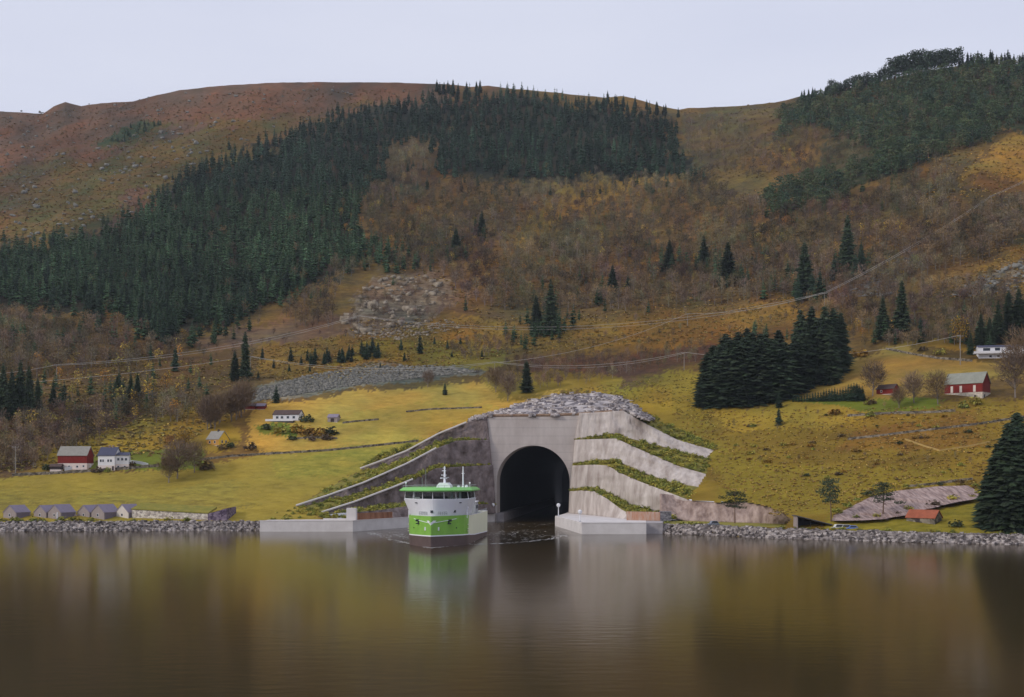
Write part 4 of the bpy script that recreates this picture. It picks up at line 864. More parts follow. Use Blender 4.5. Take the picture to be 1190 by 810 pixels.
gwall('stone_wall', [(14, 553), (60, 551), (110, 548), (150, 545), (185, 542)], 1.3, .8, M_OLDSTONE, 'long dark field wall below the left farm', 'stone wall')
gwall('stone_wall', [(232, 535), (270, 530.5), (320, 527.5), (380, 524), (430, 519), (486, 513)], 1.0, .8, M_OLDSTONE, 'long field wall along the foot of the ochre meadow', 'stone wall')
gwall('stone_wall', [(398, 492), (415, 490), (440, 488)], .9, .7, M_OLDSTONE, 'short dark wall right of the small grey shed in the ochre meadow', 'stone wall')
gwall('stone_wall', [(345, 510), (360, 509), (392, 510)], .9, .7, M_OLDSTONE, 'short dark wall below the shrubs of the brown roofed white house', 'stone wall')
gwall('stone_wall', [(472, 479), (500, 476), (560, 474)], .8, .7, M_OLDSTONE, 'faint dark wall crossing the top of the ochre meadow', 'stone wall')
gwall('stone_wall', [(1030, 406), (1060, 412), (1090, 417), (1130, 420)], 1.1, .8, M_OLDSTONE, 'dark wall across the field above the small red cabin', 'stone wall')
gwall('stone_wall', [(985, 484), (1030, 481), (1080, 480), (1110, 478)], 1.1, .8, M_OLDSTONE, 'dark wall below the bright green lawn on the right slope', 'stone wall')
gwall('stone_wall', [(985, 511), (1030, 506), (1080, 500), (1140, 493), (1190, 485)], .9, .8, M_OLDSTONE, 'long wall climbing right under the red barn on the right slope', 'stone wall')
gwall('track_edge', [(1052, 511), (1075, 519), (1092, 524), (1130, 518), (1150, 514)], .5, .7, mat('pale_track_gravel', S(170, 142, 84), .9, .15, .5), 'pale narrow track edge bending across the right slope', 'track edge')
gwall('stone_wall', [(1055, 566), (1085, 563), (1130, 557)], .8, .8, M_OLDSTONE, 'low wall on the crest above the pinkish rock face', 'stone wall')
# middle houses
house('house', 'yellow house with grey roof above the dark hedge', 'house', 250, 519, 8.5, 7.6, 3.2, 4.0, -44, mat('ochre_front_boards', S(186, 138, 62), .8, .15, .6), M_ROOFG, .8, M_FSTONE,
      wins=[('r', -1.4, 2.6, .9, 1.3), ('r', 1.4, 2.6, .9, 1.3), ('f', -2, 2.4, 1, 1.2), ('f', 1.5, 2.4, 1, 1.2)], chim=[(0.5, M_DARKW)], gable_m=M_YELW)
t_ = house('house', 'long white house with brown roof and a white terrace front, in the ochre meadow', 'house', 333, 489.5, 15, 7.5, 3.2, 2.4, -22, M_WHITEW, M_ROOFBR, .6, M_FSTONE,
      wins=[('f', -5, 2.2, 1.4, 1.3), ('f', -2.2, 2.2, 1.4, 1.3), ('f', 1.2, 2.2, 1.4, 1.3), ('f', 4.6, 2.2, 1.4, 1.3), ('r', 0, 2.8, 1, 1.3)])
tr = MB(); tr.box(-10.5, -7.0, -1.2, 5.5, -3.9, .25); tr.build('terrace_deck', M_DARKW, t_)
tr = MB(); tr.box(-10.5, -7.15, -.0, 5.5, -7.01, 1.15); tr.build('terrace_rail', M_WHITEW, t_)
house('shed', 'small grey shed with lilac roof beside orange shrubs in the ochre meadow', 'shed', 387, 491, 5.5, 4.5, 2.6, 1.6, -20, M_GREYW, M_ROOFL, .3, doors=[('f', 0, 1.3, 2.0, 2.0, M_DARKW)])
house('cabin', 'small cabin with reddish roof half hidden by bare trees above the long white house', 'cabin', 290, 476, 6.5, 5, 1.8, 1.4, -15, M_REDW, M_ROOFBR, .3)
house('cabin', 'tiny cabin with pale roof beside the reddish roofed cabin', 'cabin', 303, 476, 4.6, 4, 1.8, 1.3, -15, M_REDW, M_ROOFL, .3)
# right farm
house('barn', 'large red barn with mossy grey roof and pale stone base on the right slope', 'barn', 1134, 463.5, 18.5, 9.5, 4.6, 5.2, -22, M_REDW, M_ROOFM, 3.4, M_FSTONE,
      doors=[('f', -5.2, 1.4, .9, 1.6, M_DARKW), ('f', 5.8, 1.2, 1.0, 1.8, M_DARKW), ('r', -2.5, 1.4, 1.4, 1.8, M_DARKW)],
      stripes=[('f', -5.6, 5.2, 1.2, 3.2, M_PALEW), ('f', -1.2, 5.2, 1.2, 3.2, M_PALEW), ('f', 5.4, 5.2, 1.2, 3.2, M_PALEW)])
house('cabin', 'small red cabin with dark roof on the bright green lawn', 'cabin', 1036, 460, 9.5, 5.5, 3.0, 2.2, -30, M_REDW, M_ROOFBR, .8, M_OLDSTONE, stripes=[('f', 0, 1.0, 9.4, .25, M_PALEW)],
      wins=[('f', -2, 2.6, .8, .9)])
th_ = house('house', 'white modern house with low roof and a long balcony at the right edge', 'house', 1172, 417, 26, 9, 3.4, 1.2, 12, M_WHITEW, M_ROOFB, 3.4, M_WHITEW,
      wins=[('f', -9, 5.6, 3.6, 1.5), ('f', -3.5, 5.6, 2.6, 1.5), ('f', 3, 5.6, 2.4, 1.5), ('f', -7, 1.8, 1.2, 1.1), ('f', -3, 1.8, 1.2, 1.1), ('f', 2, 1.8, 1.2, 1.1)])
bb = MB(); bb.box(-16, -7.0, 3.1, 12, -4.6, 3.4); bb.build('balcony', M_WHITEW, th_); bb = MB(); bb.box(-16, -7.1, 3.403, 12, -7.0, 4.4); bb.build('balcony_rail', M_WHITEW, th_)
# boathouses on the left shore
def shorez(x, off=2.0):
    pw_, yw_, pc_, ys_, _, _ = [float(v) for v in col_par(x)]; return ys_ + off, HC + (HOR - pc_) / F * ys_ + .25
def boathouse(px, off, L, D, hw, hr, deg, label, wm, shade_m, dx=0):
    Y, z = shorez(px, off); t = house('boathouse', label, 'boathouse', px, 600, L, D, hw, hr, deg, wm, M_ROOFL, .25, M_FSTONE, Y=Y, z=z, group='boathouses along the left shore', over=.2,
        doors=[('f', 0, hw * .5 + .25, L * .86, hw * .82, shade_m)], wins=[('l', 0, 2.3, .8, 1.0)])  # front panel is the side wall coloured dark as shade, no door leaf
    return t
M_SHADEW = mat('shaded_grey_cladding', S(112, 102, 112), .85, .12, .8, stretch=(4, 4, .3))  # darker copy of the grey boards, shade of the fronts put into colour
boathouse(13.5, 4, 7.6, 7.2, 3.2, 2.8, 42, 'grey gabled boathouse standing alone nearest the left edge of the photo', M_GREYW, M_SHADEW)
boathouse(49, 6, 7.6, 7.0, 3.1, 2.8, 42, 'left boathouse of the first joined pair, behind the white post', M_GREYW, M_SHADEW)
boathouse(66, 3, 8.0, 7.4, 3.2, 3.1, 42, 'right boathouse of the first joined pair, with the white post in front', M_GREYW, M_SHADEW)
boathouse(100, 7, 7.6, 7.0, 3.1, 2.8, 42, 'left boathouse of the second joined pair', M_GREYW, M_SHADEW)
boathouse(117, 3, 8.2, 7.4, 3.2, 3.1, 42, 'right boathouse of the second joined pair, with a wide front darkened as shade', M_GREYW, M_SHADEW)
boathouse(145, 5, 7.4, 7.2, 3.2, 3.1, 42, 'pale gabled boathouse against the end of the long turf roofed building', M_PALEW, M_SHADEW)
for xa, xb, lab in ((78, 91, 'low pinkish wall between the two joined boathouse pairs'), (129, 136, 'low grey wall between the second boathouse pair and the pale boathouse')):
    Ya, za = shorez(xa, 9); Yb, zb_ = shorez(xb, 9)
    wallstrip('garden_wall', [((xa - CX) / F * Ya, Ya), ((xb - CX) / F * Yb, Yb)], za - .3, 2.6, .5, M_BROWNROCK if xa < 100 else M_GREYW, lab, 'wall')
Y_, z_ = shorez(66.5, 1.4); MB_ = MB(); MB_.tube([((66.5 - CX) / F * Y_, Y_, z_ - .2), ((66.5 - CX) / F * Y_, Y_, z_ + 3.2)], .22, 6); MB_.sphere(((66.5 - CX) / F * Y_, Y_, z_ + 3.3), .3, 6, 4)
tag(MB_.build('signal_post', M_WHITE), 'white post standing on the shore in front of the first boathouse pair', 'post')
# long turf roofed building
Y_, z_ = shorez(200, 4); xl, xr = (152 - CX) / F * Y_, (243 - CX) / F * Y_
tf = empty('turf_roofed_building', ((xl + xr) / 2, Y_, z_), R(-4), 'long low stone fronted building with a grass roof and a dark wedge end', 'building')
w2 = (xr - xl) / 2
def wz(x): return float(np.interp(x, [-w2, w2], [4.6, 2.9]))
M_DRYWALL = stone_mat('pale_dry_stone', tuple(S(150, 140, 134)), tuple(S(196, 184, 172)), tuple(S(228, 220, 206)), 1.1, .15)
MB().ring_loft([[Vector((x, y, q)) for y, q in ((0, -2), (.8, -2), (.8, wz(x)), (0, wz(x)))] for x in (-w2, 0, w2)]).build('front_wall', M_DRYWALL, tf)
MB().ring_loft([[Vector((x, y, q)) for y, q in ((-.25, wz(x) + .003), (11, wz(x) + 2.0 - (x + w2) * .01), (11, wz(x) + 2.6), (-.25, wz(x) + .35))] for x in np.linspace(-w2 - .3, w2, 12)]).build('turf_roof', M_GRASSV, tf)
M_PURPW = stone_mat('purple_slate_cladding', tuple(S(70, 58, 74)), tuple(S(104, 90, 108)), tuple(S(140, 126, 138)), .9, .1)
MB().ring_loft([[Vector((x, y, q)) for y, q in ((-.6, -2), (12, -2), (12, h + .4), (-.6, h))] for x, h in ((w2 + .003, 2.9), (w2 + 4, 4.0), (w2 + 8, 5.2))]).build('slate_end', M_PURPW, tf)
# right shore: black shelter, cars, old shed
Y_, z_ = shorez(946, 3); xl, xr = (926 - CX) / F * Y_, (966 - CX) / F * Y_
sh = empty('shelter', ((xl + xr) / 2, Y_, z_), 0, 'black open fronted shelter with a roof sloping down to the right on the shore', 'shelter'); w2 = (xr - xl) / 2
MB().box(-w2, 0, -.8, -w2 + .4, 5, 4.55).build('side_wall', M_GREYW, sh); MB().box(w2 - .4, 0, -.8, w2, 5, 1.3).build('side_wall', M_BLACKW, sh)
MB().face([(-w2 + .4, 5, -.8), (w2 - .4, 5, -.8), (w2 - .4, 5, 1.45), (-w2 + .4, 5, 4.4)]).face([(w2 - .4, 5.3, -.8), (-w2 + .4, 5.3, -.8), (-w2 + .4, 5.3, 4.4), (w2 - .4, 5.3, 1.45)]).build('back_wall', M_BLACKW, sh)
MB().ring_loft([[Vector((x, y, q)) for y, q in ((-.6, h), (5.4, h - .1), (5.4, h + .25), (-.6, h + .3))] for x, h in ((-w2 - .5, 4.75), (w2 + .5, 1.35))]).build('roof', mat('dark_grey_roof_sheet', (.09, .085, .09), .6), sh)
MB().box(-w2 + .4, 0.2, -.8, w2 - .4, 5, .12).build('floor', M_CONC, sh)
for q in (-.2, .45): MB().tube([(w2 * q, .3, .1), (w2 * q, .3, 3.0 - q * 1.7)], .14, 5).build('post', M_BLACKW, sh)
M_TYRE = mat('tyre_rubber', (.02, .02, .02), .9, .2, 2); M_RIM = mat('rim_metal', (.4, .4, .42), .4)
M_CARG = glass_mat('car_glass', (0.02, 0.025, 0.03), 0.15)
def car(px, py, col, rz, label, L=4.5, tall=0.0, Y=None, z=None, name='parked_car'):
    g = ground(px, py)
    if Y: g = Vector(((px - CX) / F * Y, Y, z))
    e = empty(name, g, R(rz), label, 'car', 'cars parked on the right shore')
    m = mat('car_paint_' + label.split()[1], col, .3, .04, .5, spec=.5); h = .15 + tall
    prof = [(-L / 2, .35), (-L / 2, .85), (-L / 2 + .9, .98), (-L / 2 + 1.5, 1.45 + h), (L / 2 - 1.0, 1.45 + h), (L / 2 - .25, 1.0), (L / 2, .8), (L / 2, .35)]
    MB().ring_loft([[Vector((x, y, q)) for x, q in [(a * k, .3 + (b - .3) * k2) for a, b in prof]] for y, k, k2 in ((-.85, .97, .97), (-.7, 1, 1), (.7, 1, 1), (.85, .97, .97))]).build('body', m, e)
    for sy in (-1, 1): MB().face([(-L / 2 + 1.15, sy * .88, 1.02), (L / 2 - .55, sy * .88, 1.02), (L / 2 - 1.1, sy * .88, 1.36 + h), (-L / 2 + 1.6, sy * .88, 1.36 + h)][::sy]).build('side_window', M_PANE, e)
    for sx in (-1, 1):
        for sy in (-1, 1):
            c = (sx * (L / 2 - .85), sy * .82)
            ty_ = MB().ring_loft([[Vector((c[0] + .33 * math.cos(t), c[1] + o, .33 + .33 * math.sin(t))) for t in np.linspace(0, 2 * math.pi, 12, endpoint=False)] for o in (-.1, .1)]); w_ = ty_.build('wheel', M_TYRE, e)
            MB().ring_loft([[Vector((c[0] + .19 * math.cos(t), c[1] + o, .33 + .19 * math.sin(t))) for t in np.linspace(0, 2 * math.pi, 10, endpoint=False)] for o in (-.115, .115)]).build('rim', M_RIM, w_)
    for sx, mm in ((-1, M_WHITE), (1, M_REDW)):
        for sy in (-1, 1): MB().box(sx * L / 2 * .985 - .05, sy * .6 - .18, .66, sx * L / 2 * .985 + .05, sy * .6 + .18, .8).build('headlight' if sx < 0 else 'tail_light', mm, e)
Y_, z_ = shorez(975, 5); car(974, 606, (.62, .62, .60), 8, 'A white car parked right beside the low end of the black shelter'.replace('A white', 'white'), 5.0, .35, Y_, z_ - .1)
Y_, z_ = shorez(983, 6); car(982.5, 606, (.50, .50, .46), -6, 'pale cream car parked between the white car and the blue car', 4.8, .25, Y_, z_ - .1)
Y_, z_ = shorez(990, 4); car(990.5, 607, tuple(S(90, 120, 190)), -10, 'blue car at the right end of the row by the black shelter', 4.4, .1, Y_, z_ - .1)
Y_, z_ = shorez(829, 2); car(829, 606, tuple(S(120, 126, 140)), 15, 'grey car on the shore verge near the umbrella shaped pine', 4.6, .3, Y_, z_ - .15)
Y_, z_ = shorez(1080, 6)
house('shed', 'old stone shed with a rusty red roof on the right shore', 'shed', 1081, 610, 10.5, 6, 2.4, 2.5, -24, M_OLDSTONE, M_ROOFRU, .1, M_OLDSTONE, doors=[('f', -1, 1.2, 1.6, 1.9, M_DARKW)])
# garden path slab and small parcel of dark roadside on the left
# ------------------------------------------------------------------ power poles and lines
M_POLE = mat('weathered_pole_wood', (.27, .245, .215), .9, .2, 1); M_WIRE = mat('aluminium_wire', (.42, .40, .36), .6, .05, 1)
tops = {}
def pole(key, px, py, h, label, arm=1.6, rad_=.23):
    g = ground(px, py); e = empty('power_pole', g, 0, label, 'power pole', 'power poles on the slope')
    MB().tube([(0, 0, -.5), (0, 0, h)], [rad_, rad_ * .65], 7).build('mast', M_POLE, e)
    MB().box(-arm, -.1, h - .7, arm, .1, h - .5).build('crossarm', M_POLE, e)
    for sx in (-1, 0, 1): MB().tube([(sx * arm * .9, 0, h - .5), (sx * arm * .9, 0, h - .1)], .08, 5).build('insulator', M_GREYP, e)
    tops[key] = g + Vector((0, 0, h - .1)); return e
pole('a', 958, 362, 13, 'grey power pole on the bend of the line above the big spruce stand')
pole('b', 799, 379, 9, 'short pale power pole on the bracken slope right of the bare wood')
pole('c', 575, 437, 9, 'power pole at the right end of the grey scree band')
pole('d', 291, 434, 11, 'power pole in front of the tall lone spruce on the left slope')
pole('e', 795, 430, 11, 'power pole at the left edge of the big spruce stand')
pole('f', 1116, 424, 16, 'tall power pole in the field behind the large red barn')
pole('g', 18, 552, 14, 'grey power pole at the left edge among the bare shrubs')
pole('h', 66, 446, 12, 'power pole low among the birches on the far left slope')
pole('i', 1152, 244, 12, 'power pole high on the right slope below the pale grass')
pole('j', 417, 386, 12, 'power pole beside the pale broken crag')
def wire(pts, sag, label, r=.095, n=14, offs=(0,)):
    mb = MB()
    for a, b, s in zip(pts, pts[1:], sag):
        q = []
        for k in range(n + 1):
            t = k / n; p = a.lerp(b, t); q.append(p - Vector((0, 0, s * 4 * t * (1 - t))))
        mb.tube(q, r, 4)
    tag(mb.build('power_line', M_WIRE), label, 'power line', 'power lines crossing the slope')
off1, off2 = Vector((-1.3, 0, 0)), Vector((1.3, 0, 0))
far_ = ground(1230, 205) + Vector((0, 0, 12)); lf = ground(-60, 460) + Vector((0, 0, 12)); lf2 = ground(-80, 475) + Vector((0, 0, 12))
wire([lf, tops['h'], tops['j'], tops['a'], tops['i'], far_], [2, 6, 15, 3, 1], 'upper power line passing the pale crag up to the bend above the big spruce stand')
wire([p + Vector((.9, .8, -.35)) for p in (tops['h'], tops['j'], tops['a'], tops['i'], far_)], [7, 16.5, 3.5, 1.3], 'companion wire hanging just under the upper power line')
wire([lf2, tops['d'], tops['c'], tops['e'], tops['f']], [3, 6, 5, 7], 'lower power line from the lone spruce past the scree to the red barn')
wire([p + Vector((.9, .8, -.35)) for p in (tops['d'], tops['c'], tops['e'])], [7, 6], 'companion wire hanging just under the lower power line')
wire([tops['c'] + Vector((0, .4, -.5)), tops['b'] + Vector((0, 0, 0)), tops['a'] + off1], [6, 4], 'branch wire rising from the scree pole to the bracken slope pole')
#@@PART4
# ------------------------------------------------------------------ trees and shrubs
class TB:                                             # triangle soup with a tint per vertex; material 0 = foliage, 1 = bark
    def __init__(s, seed): s.V, s.F, s.T, s.M = [], [], [], []; s.r = np.random.default_rng(seed)
    def tri(s, a, b, c, t, m=0):
        i = len(s.V); s.V += [a, b, c]; s.T += [t] * 3; s.F.append((i, i + 1, i + 2)); s.M.append(m)
    def quad(s, a, b, c, d, t, m=0):
        i = len(s.V); s.V += [a, b, c, d]; s.T += [t] * 4; s.F += [(i, i + 1, i + 2), (i, i + 2, i + 3)]; s.M += [m, m]
    def limb(s, p, q, r0, r1, t, n=4, m=1):
        p, q = np.array(p, float), np.array(q, float); d = q - p; d /= max(np.linalg.norm(d), 1e-9)
        a = np.cross(d, (0, 0, 1) if abs(d[2]) < .9 else (1, 0, 0)); a /= np.linalg.norm(a); b = np.cross(d, a)
        for k in range(n):
            u, v = 2 * math.pi * k / n, 2 * math.pi * (k + 1) / n
            e = lambda w, x, r: tuple(x + (a * math.cos(w) + b * math.sin(w)) * r)
            s.quad(e(u, p, r0), e(v, p, r0), e(v, q, r1), e(u, q, r1), t, m)
    def done(s): return (np.array(s.V, float), np.array(s.F), np.array(s.T, float), np.array(s.M))
BARKT = (.09, .07, .055)
def spruce(seed, layers, blades, Rr=.19, base=.08, col=(.034, .060, .036), trunk=.013, pw_=.68):
    s = TB(seed); r = s.r
    s.limb((0, 0, -.03), (0, 0, .93), trunk, .003, BARKT, 5)
    for k in range(layers):
        z = base + (.985 - base) * (k + .5 * r.random()) / layers; q = (z - base) / (1 - base)
        rad = Rr * (1 - q) ** pw_ * r.uniform(.72, 1.18) * (1 if q > .12 else .82) + .004
        nb = max(4, int(blades * (0.45 + .55 * (1 - q)))); ph = r.uniform(0, 6.28)
        for b in range(nb):
            a = ph + 6.283 * b / nb + r.uniform(-.25, .25); rr = rad * r.uniform(.5, 1.2); dz = rr * r.uniform(.28, .6); wd = rr * r.uniform(.30, .46) * min(1, 6 / nb + .18)
            c, n_ = math.cos(a), math.sin(a); f = r.uniform(.68, 1.4); t = tuple(np.array(col) * f * np.array((r.uniform(.9, 1.15), 1, r.uniform(.85, 1.1))))
            i0 = (c * rr * .08, n_ * rr * .08, z + rr * .12); tip = (c * rr, n_ * rr, z - dz + rr * .12)
            mz = z - dz * .45
            l = (c * rr * .55 - n_ * wd, n_ * rr * .55 + c * wd, mz - wd * .5); m_ = (c * rr * .55 + n_ * wd, n_ * rr * .55 - c * wd, mz - wd * .5); mid = (c * rr * .6, n_ * rr * .6, mz + .004)
            s.tri(i0, l, mid, t); s.tri(i0, mid, m_, t); s.tri(l, tip, mid, t); s.tri(mid, tip, m_, t)
    return s.done()
def barewood(seed, twigs, col=(.095, .066, .050), wd=.012, spread=.26, leaves=0, lcol=(.40, .25, .03), lsize=.03, limbs=12):
    s = TB(seed); r = s.r; tcol = (.20, .165, .14); lean = r.uniform(-.06, .06, 2)
    def trunk_at(z): return np.array((lean[0] * z, lean[1] * z, z))
    s.limb((0, 0, -.03), trunk_at(.92), .014, .003, tcol, 5)
    zc, hz_ = .60, .40; lob = r.uniform(0, 6.28, 3)
    def crown_pt(q0):
        d = r.normal(0, 1, 3); d /= np.linalg.norm(d); u = r.uniform(q0, 1.0); a = math.atan2(d[1], d[0])
        k = 1 + .16 * math.sin(2 * a + lob[0]) + .14 * math.sin(3 * a + lob[1] + 4 * d[2])
        return np.array((d[0] * spread * k * u, d[1] * spread * k * u, zc + d[2] * hz_ * u)) + np.array((lean[0] * .6, lean[1] * .6, 0)), d
    ends = []
    for k in range(limbs):
        e, d = crown_pt(.55); z0 = max(.16, min(.85, e[2] - .12 - .9 * math.hypot(e[0], e[1]) * r.uniform(.5, 1.0)))
        p = trunk_at(z0); m_ = p + (e - p) * .5 + np.array((0, 0, -.02)) ; s.limb(p, m_, .006, .004, tuple(np.array(tcol) * .85), 3); s.limb(m_, e, .004, .0015, tuple(np.array(tcol) * .75), 3); ends.append(e)
    for k in range(twigs):
        o, d = crown_pt(.30); dd = d * .5 + r.normal(0, .45, 3) + np.array((0, 0, .75)); dd /= np.linalg.norm(dd); L_ = r.uniform(.07, .17)
        e = o + dd * L_; n_ = np.cross(dd, r.normal(0, 1, 3)); n_ = n_ / np.linalg.norm(n_) * wd * r.uniform(.6, 1.3)
        s.tri(tuple(o + n_), tuple(o - n_), tuple(e), tuple(np.array(col) * r.uniform(.7, 1.4)))
    for k in range(leaves):
        o, d = crown_pt(.35); o = o + r.normal(0, .02, 3)
        a = r.normal(0, 1, 3); a /= np.linalg.norm(a); b = np.cross(a, r.normal(0, 1, 3)); b /= np.linalg.norm(b); h = lsize * r.uniform(.6, 1.4)
        t = tuple(np.array(lcol) * r.uniform(.55, 1.4) * np.array((1, r.uniform(.85, 1.12), 1)))
        s.quad(tuple(o - a * h), tuple(o - b * h * .7), tuple(o + a * h), tuple(o + b * h * .7), t)
    return s.done()
def pine(seed, clumps, per, col=(.030, .048, .030), bare=.45, spread=.22, lsize=.03, cs_=1.0):
    s = TB(seed); r = s.r; tc_ = (.16, .10, .07); lean = r.uniform(-.03, .03, 2)
    s.limb((0, 0, -.03), (lean[0] * 1.4, lean[1] * 1.4, .93), .017, .004, tc_, 6)
    for k in range(clumps):
        q = (k + .5) / clumps; z = bare + (.95 - bare) * q; a = k * 2.4 + r.uniform(-.5, .5); rr = spread * (1.0 - .55 * q) * r.uniform(.35, 1.1)
        c = np.array((lean[0] + math.cos(a) * rr, lean[1] + math.sin(a) * rr, z + r.uniform(-.02, .05)))
        s.limb((lean[0], lean[1], z - .06), c, .005, .002, tc_, 3)
        cs = r.uniform(.07, .11) * cs_
        for j in range(per):
            o = c + np.clip(r.normal(0, 1, 3), -1.5, 1.5) * np.array((cs, cs, cs * .42)); d = r.normal(0, 1, 3); d[2] = abs(d[2]) * .6; d /= np.linalg.norm(d); b = np.cross(d, r.normal(0, 1, 3)); b /= np.linalg.norm(b)
            h = lsize * r.uniform(.6, 1.3); t = tuple(np.array(col) * r.uniform(.6, 1.5)); s.quad(tuple(o - d * h), tuple(o - b * h * .5), tuple(o + d * h), tuple(o + b * h * .5), t)
    return s.done()
def bush(seed, n, col, flat=.7, lsize=.13, stems=True):
    s = TB(seed); r = s.r
    for k in range(n):
        d = r.normal(0, 1, 3); d[2] = abs(d[2]); d /= np.linalg.norm(d); o = d * r.uniform(.45, 1.0) * np.array((.5, .5, flat)) * (1 + .25 * math.sin(3 * math.atan2(d[1], d[0]) + seed))
        a = r.normal(0, 1, 3); a /= np.linalg.norm(a); b = np.cross(a, r.normal(0, 1, 3)); b /= np.linalg.norm(b); h = lsize * r.uniform(.5, 1.3)
        t = tuple(np.array(col) * r.uniform(.55, 1.45) * np.array((r.uniform(.9, 1.12), 1, 1))); s.quad(tuple(o - a * h), tuple(o - b * h * .7), tuple(o + a * h), tuple(o + b * h * .7), t)
    if stems:
        for k in range(4): a = k * 1.57 + r.uniform(-.4, .4); s.limb((0, 0, -.1), (math.cos(a) * .25, math.sin(a) * .25, flat * .7), .02, .006, BARKT, 3)
    return s.done()
SPRUCE_LO = [spruce(100 + k, 13, 9, Rr=.18 + .014 * (k % 4), base=.06 + .05 * (k % 3), pw_=.55 + .08 * (k % 4)) for k in range(9)]
SPRUCE_MID = [spruce(120 + k, 26, 13, Rr=.175 + .018 * (k % 3), base=.05, pw_=.6 + .1 * (k % 3)) for k in range(6)]
SPRUCE_STAND = [spruce(160 + k, 58, 22, Rr=.20 + .02 * (k % 3), base=.02, pw_=.42 + .06 * (k % 3), col=(.030, .046, .025)) for k in range(6)]
SPRUCE_HI = [spruce(140 + k, 58, 21, Rr=.175 + .02 * (k % 3), base=.03, pw_=.55 + .12 * (k % 3), col=(.034, .052, .027)) for k in range(6)]
BARE_LO = [barewood(200 + k, 150, wd=.014, spread=.22 + .03 * (k % 3), col=((.185, .122, .078), (.155, .110, .082), (.215, .145, .074), (.150, .125, .074))[k % 4]) for k in range(8)]
BARE_HI = [barewood(220 + k, 1500, wd=.0045, limbs=34, spread=.27, col=((.15, .105, .075), (.17, .115, .065))[k % 2]) for k in range(4)]
LEAF_LO = [barewood(240 + k, 60, wd=.012, leaves=130, lsize=.034, col=(.15, .11, .07), lcol=((.50, .33, .05), (.42, .31, .06), (.34, .29, .06), (.48, .24, .04))[k % 4]) for k in range(8)]
LEAF_HI = [barewood(260 + k, 300, wd=.006, leaves=620, limbs=24, lsize=.022, lcol=((.42, .26, .04), (.25, .21, .045), (.38, .18, .04))[k % 3]) for k in range(3)]
PINE_LO = [pine(280 + k, 16, 30, lsize=.042, bare=.30, spread=.17, col=(.040, .060, .036)) for k in range(4)]
PINE_WOOD = [pine(285 + k, 16, 18, lsize=.055, bare=.16, spread=.27, col=((.066, .100, .046), (.085, .108, .048), (.052, .088, .050))[k % 3]) for k in range(6)]
PINE_HI = [pine(290 + k, 15, 120, lsize=.020, spread=.33, bare=.42, cs_=.8, col=(.045, .062, .034)) for k in range(4)]
BUSHG = [bush(300 + k, 110, ((.26, .26, .05), (.32, .28, .055), (.18, .20, .045))[k % 3], flat=.75) for k in range(6)]
BUSHD = [bush(310 + k, 120, ((.065, .078, .036), (.11, .080, .052), (.16, .11, .045))[k % 3]) for k in range(6)]
BUSHO = [bush(320 + k, 120, ((.34, .20, .03), (.26, .15, .03))[k % 2]) for k in range(4)]
TUFT = [bush(330 + k, 12, ((.40, .29, .10), (.34, .23, .10), (.46, .34, .10), (.30, .25, .09))[k % 4], flat=.45, lsize=.36, stems=False) for k in range(8)]
_mesh = {}
def split_mesh(proto, key, part):
    k = (key, part)
    if k not in _mesh:
        V, Fc, Tn, Mi = proto; sel = Fc[Mi == part]; u, inv = np.unique(sel, return_inverse=True)
        _mesh[k] = mesh_np(key, V[u], inv.reshape(sel.shape), [M_FOL], vcol={'tint': Tn[u]})
    return _mesh[k]
def whole_mesh(proto, key):
    if key not in _mesh:
        V, Fc, Tn, Mi = proto; _mesh[key] = mesh_np(key, V, Fc, [M_FOL], vcol={'tint': Tn})
    return _mesh[key]
def plant_pt(px, py, hpx, sink=.03):
    g = ground(px, py); return g, hpx * g.y / F
def tree(name, protos, px, py, hpx, label, cat='tree', group=None, wide=1.0, parts=True, dz=0.0, idx=None, g=None, Hm=None):
    if g is None: g, H = plant_pt(px, py, hpx)
    else: H = Hm
    i = random.randrange(len(protos)) if idx is None else idx; key = '%s_%d_%d' % (name, i, id(protos) % 9973)
    if parts:
        e = empty(name, (g.x, g.y, g.z + dz), random.uniform(0, 6.28), label, cat, group); e.scale = (H * wide, H * wide, H)
        link('trunk' if cat == 'tree' else 'stem', split_mesh(protos[i], key, 1), e); link('crown' if cat == 'tree' else 'foliage', split_mesh(protos[i], key, 0), e)
    else:
        e = link(name, whole_mesh(protos[i], key)); e.location = (g.x, g.y, g.z + dz); e.scale = (H * wide, H * wide, H); e.rotation_euler = (0, 0, random.uniform(0, 6.28)); tag(e, label, cat, group)
    return e

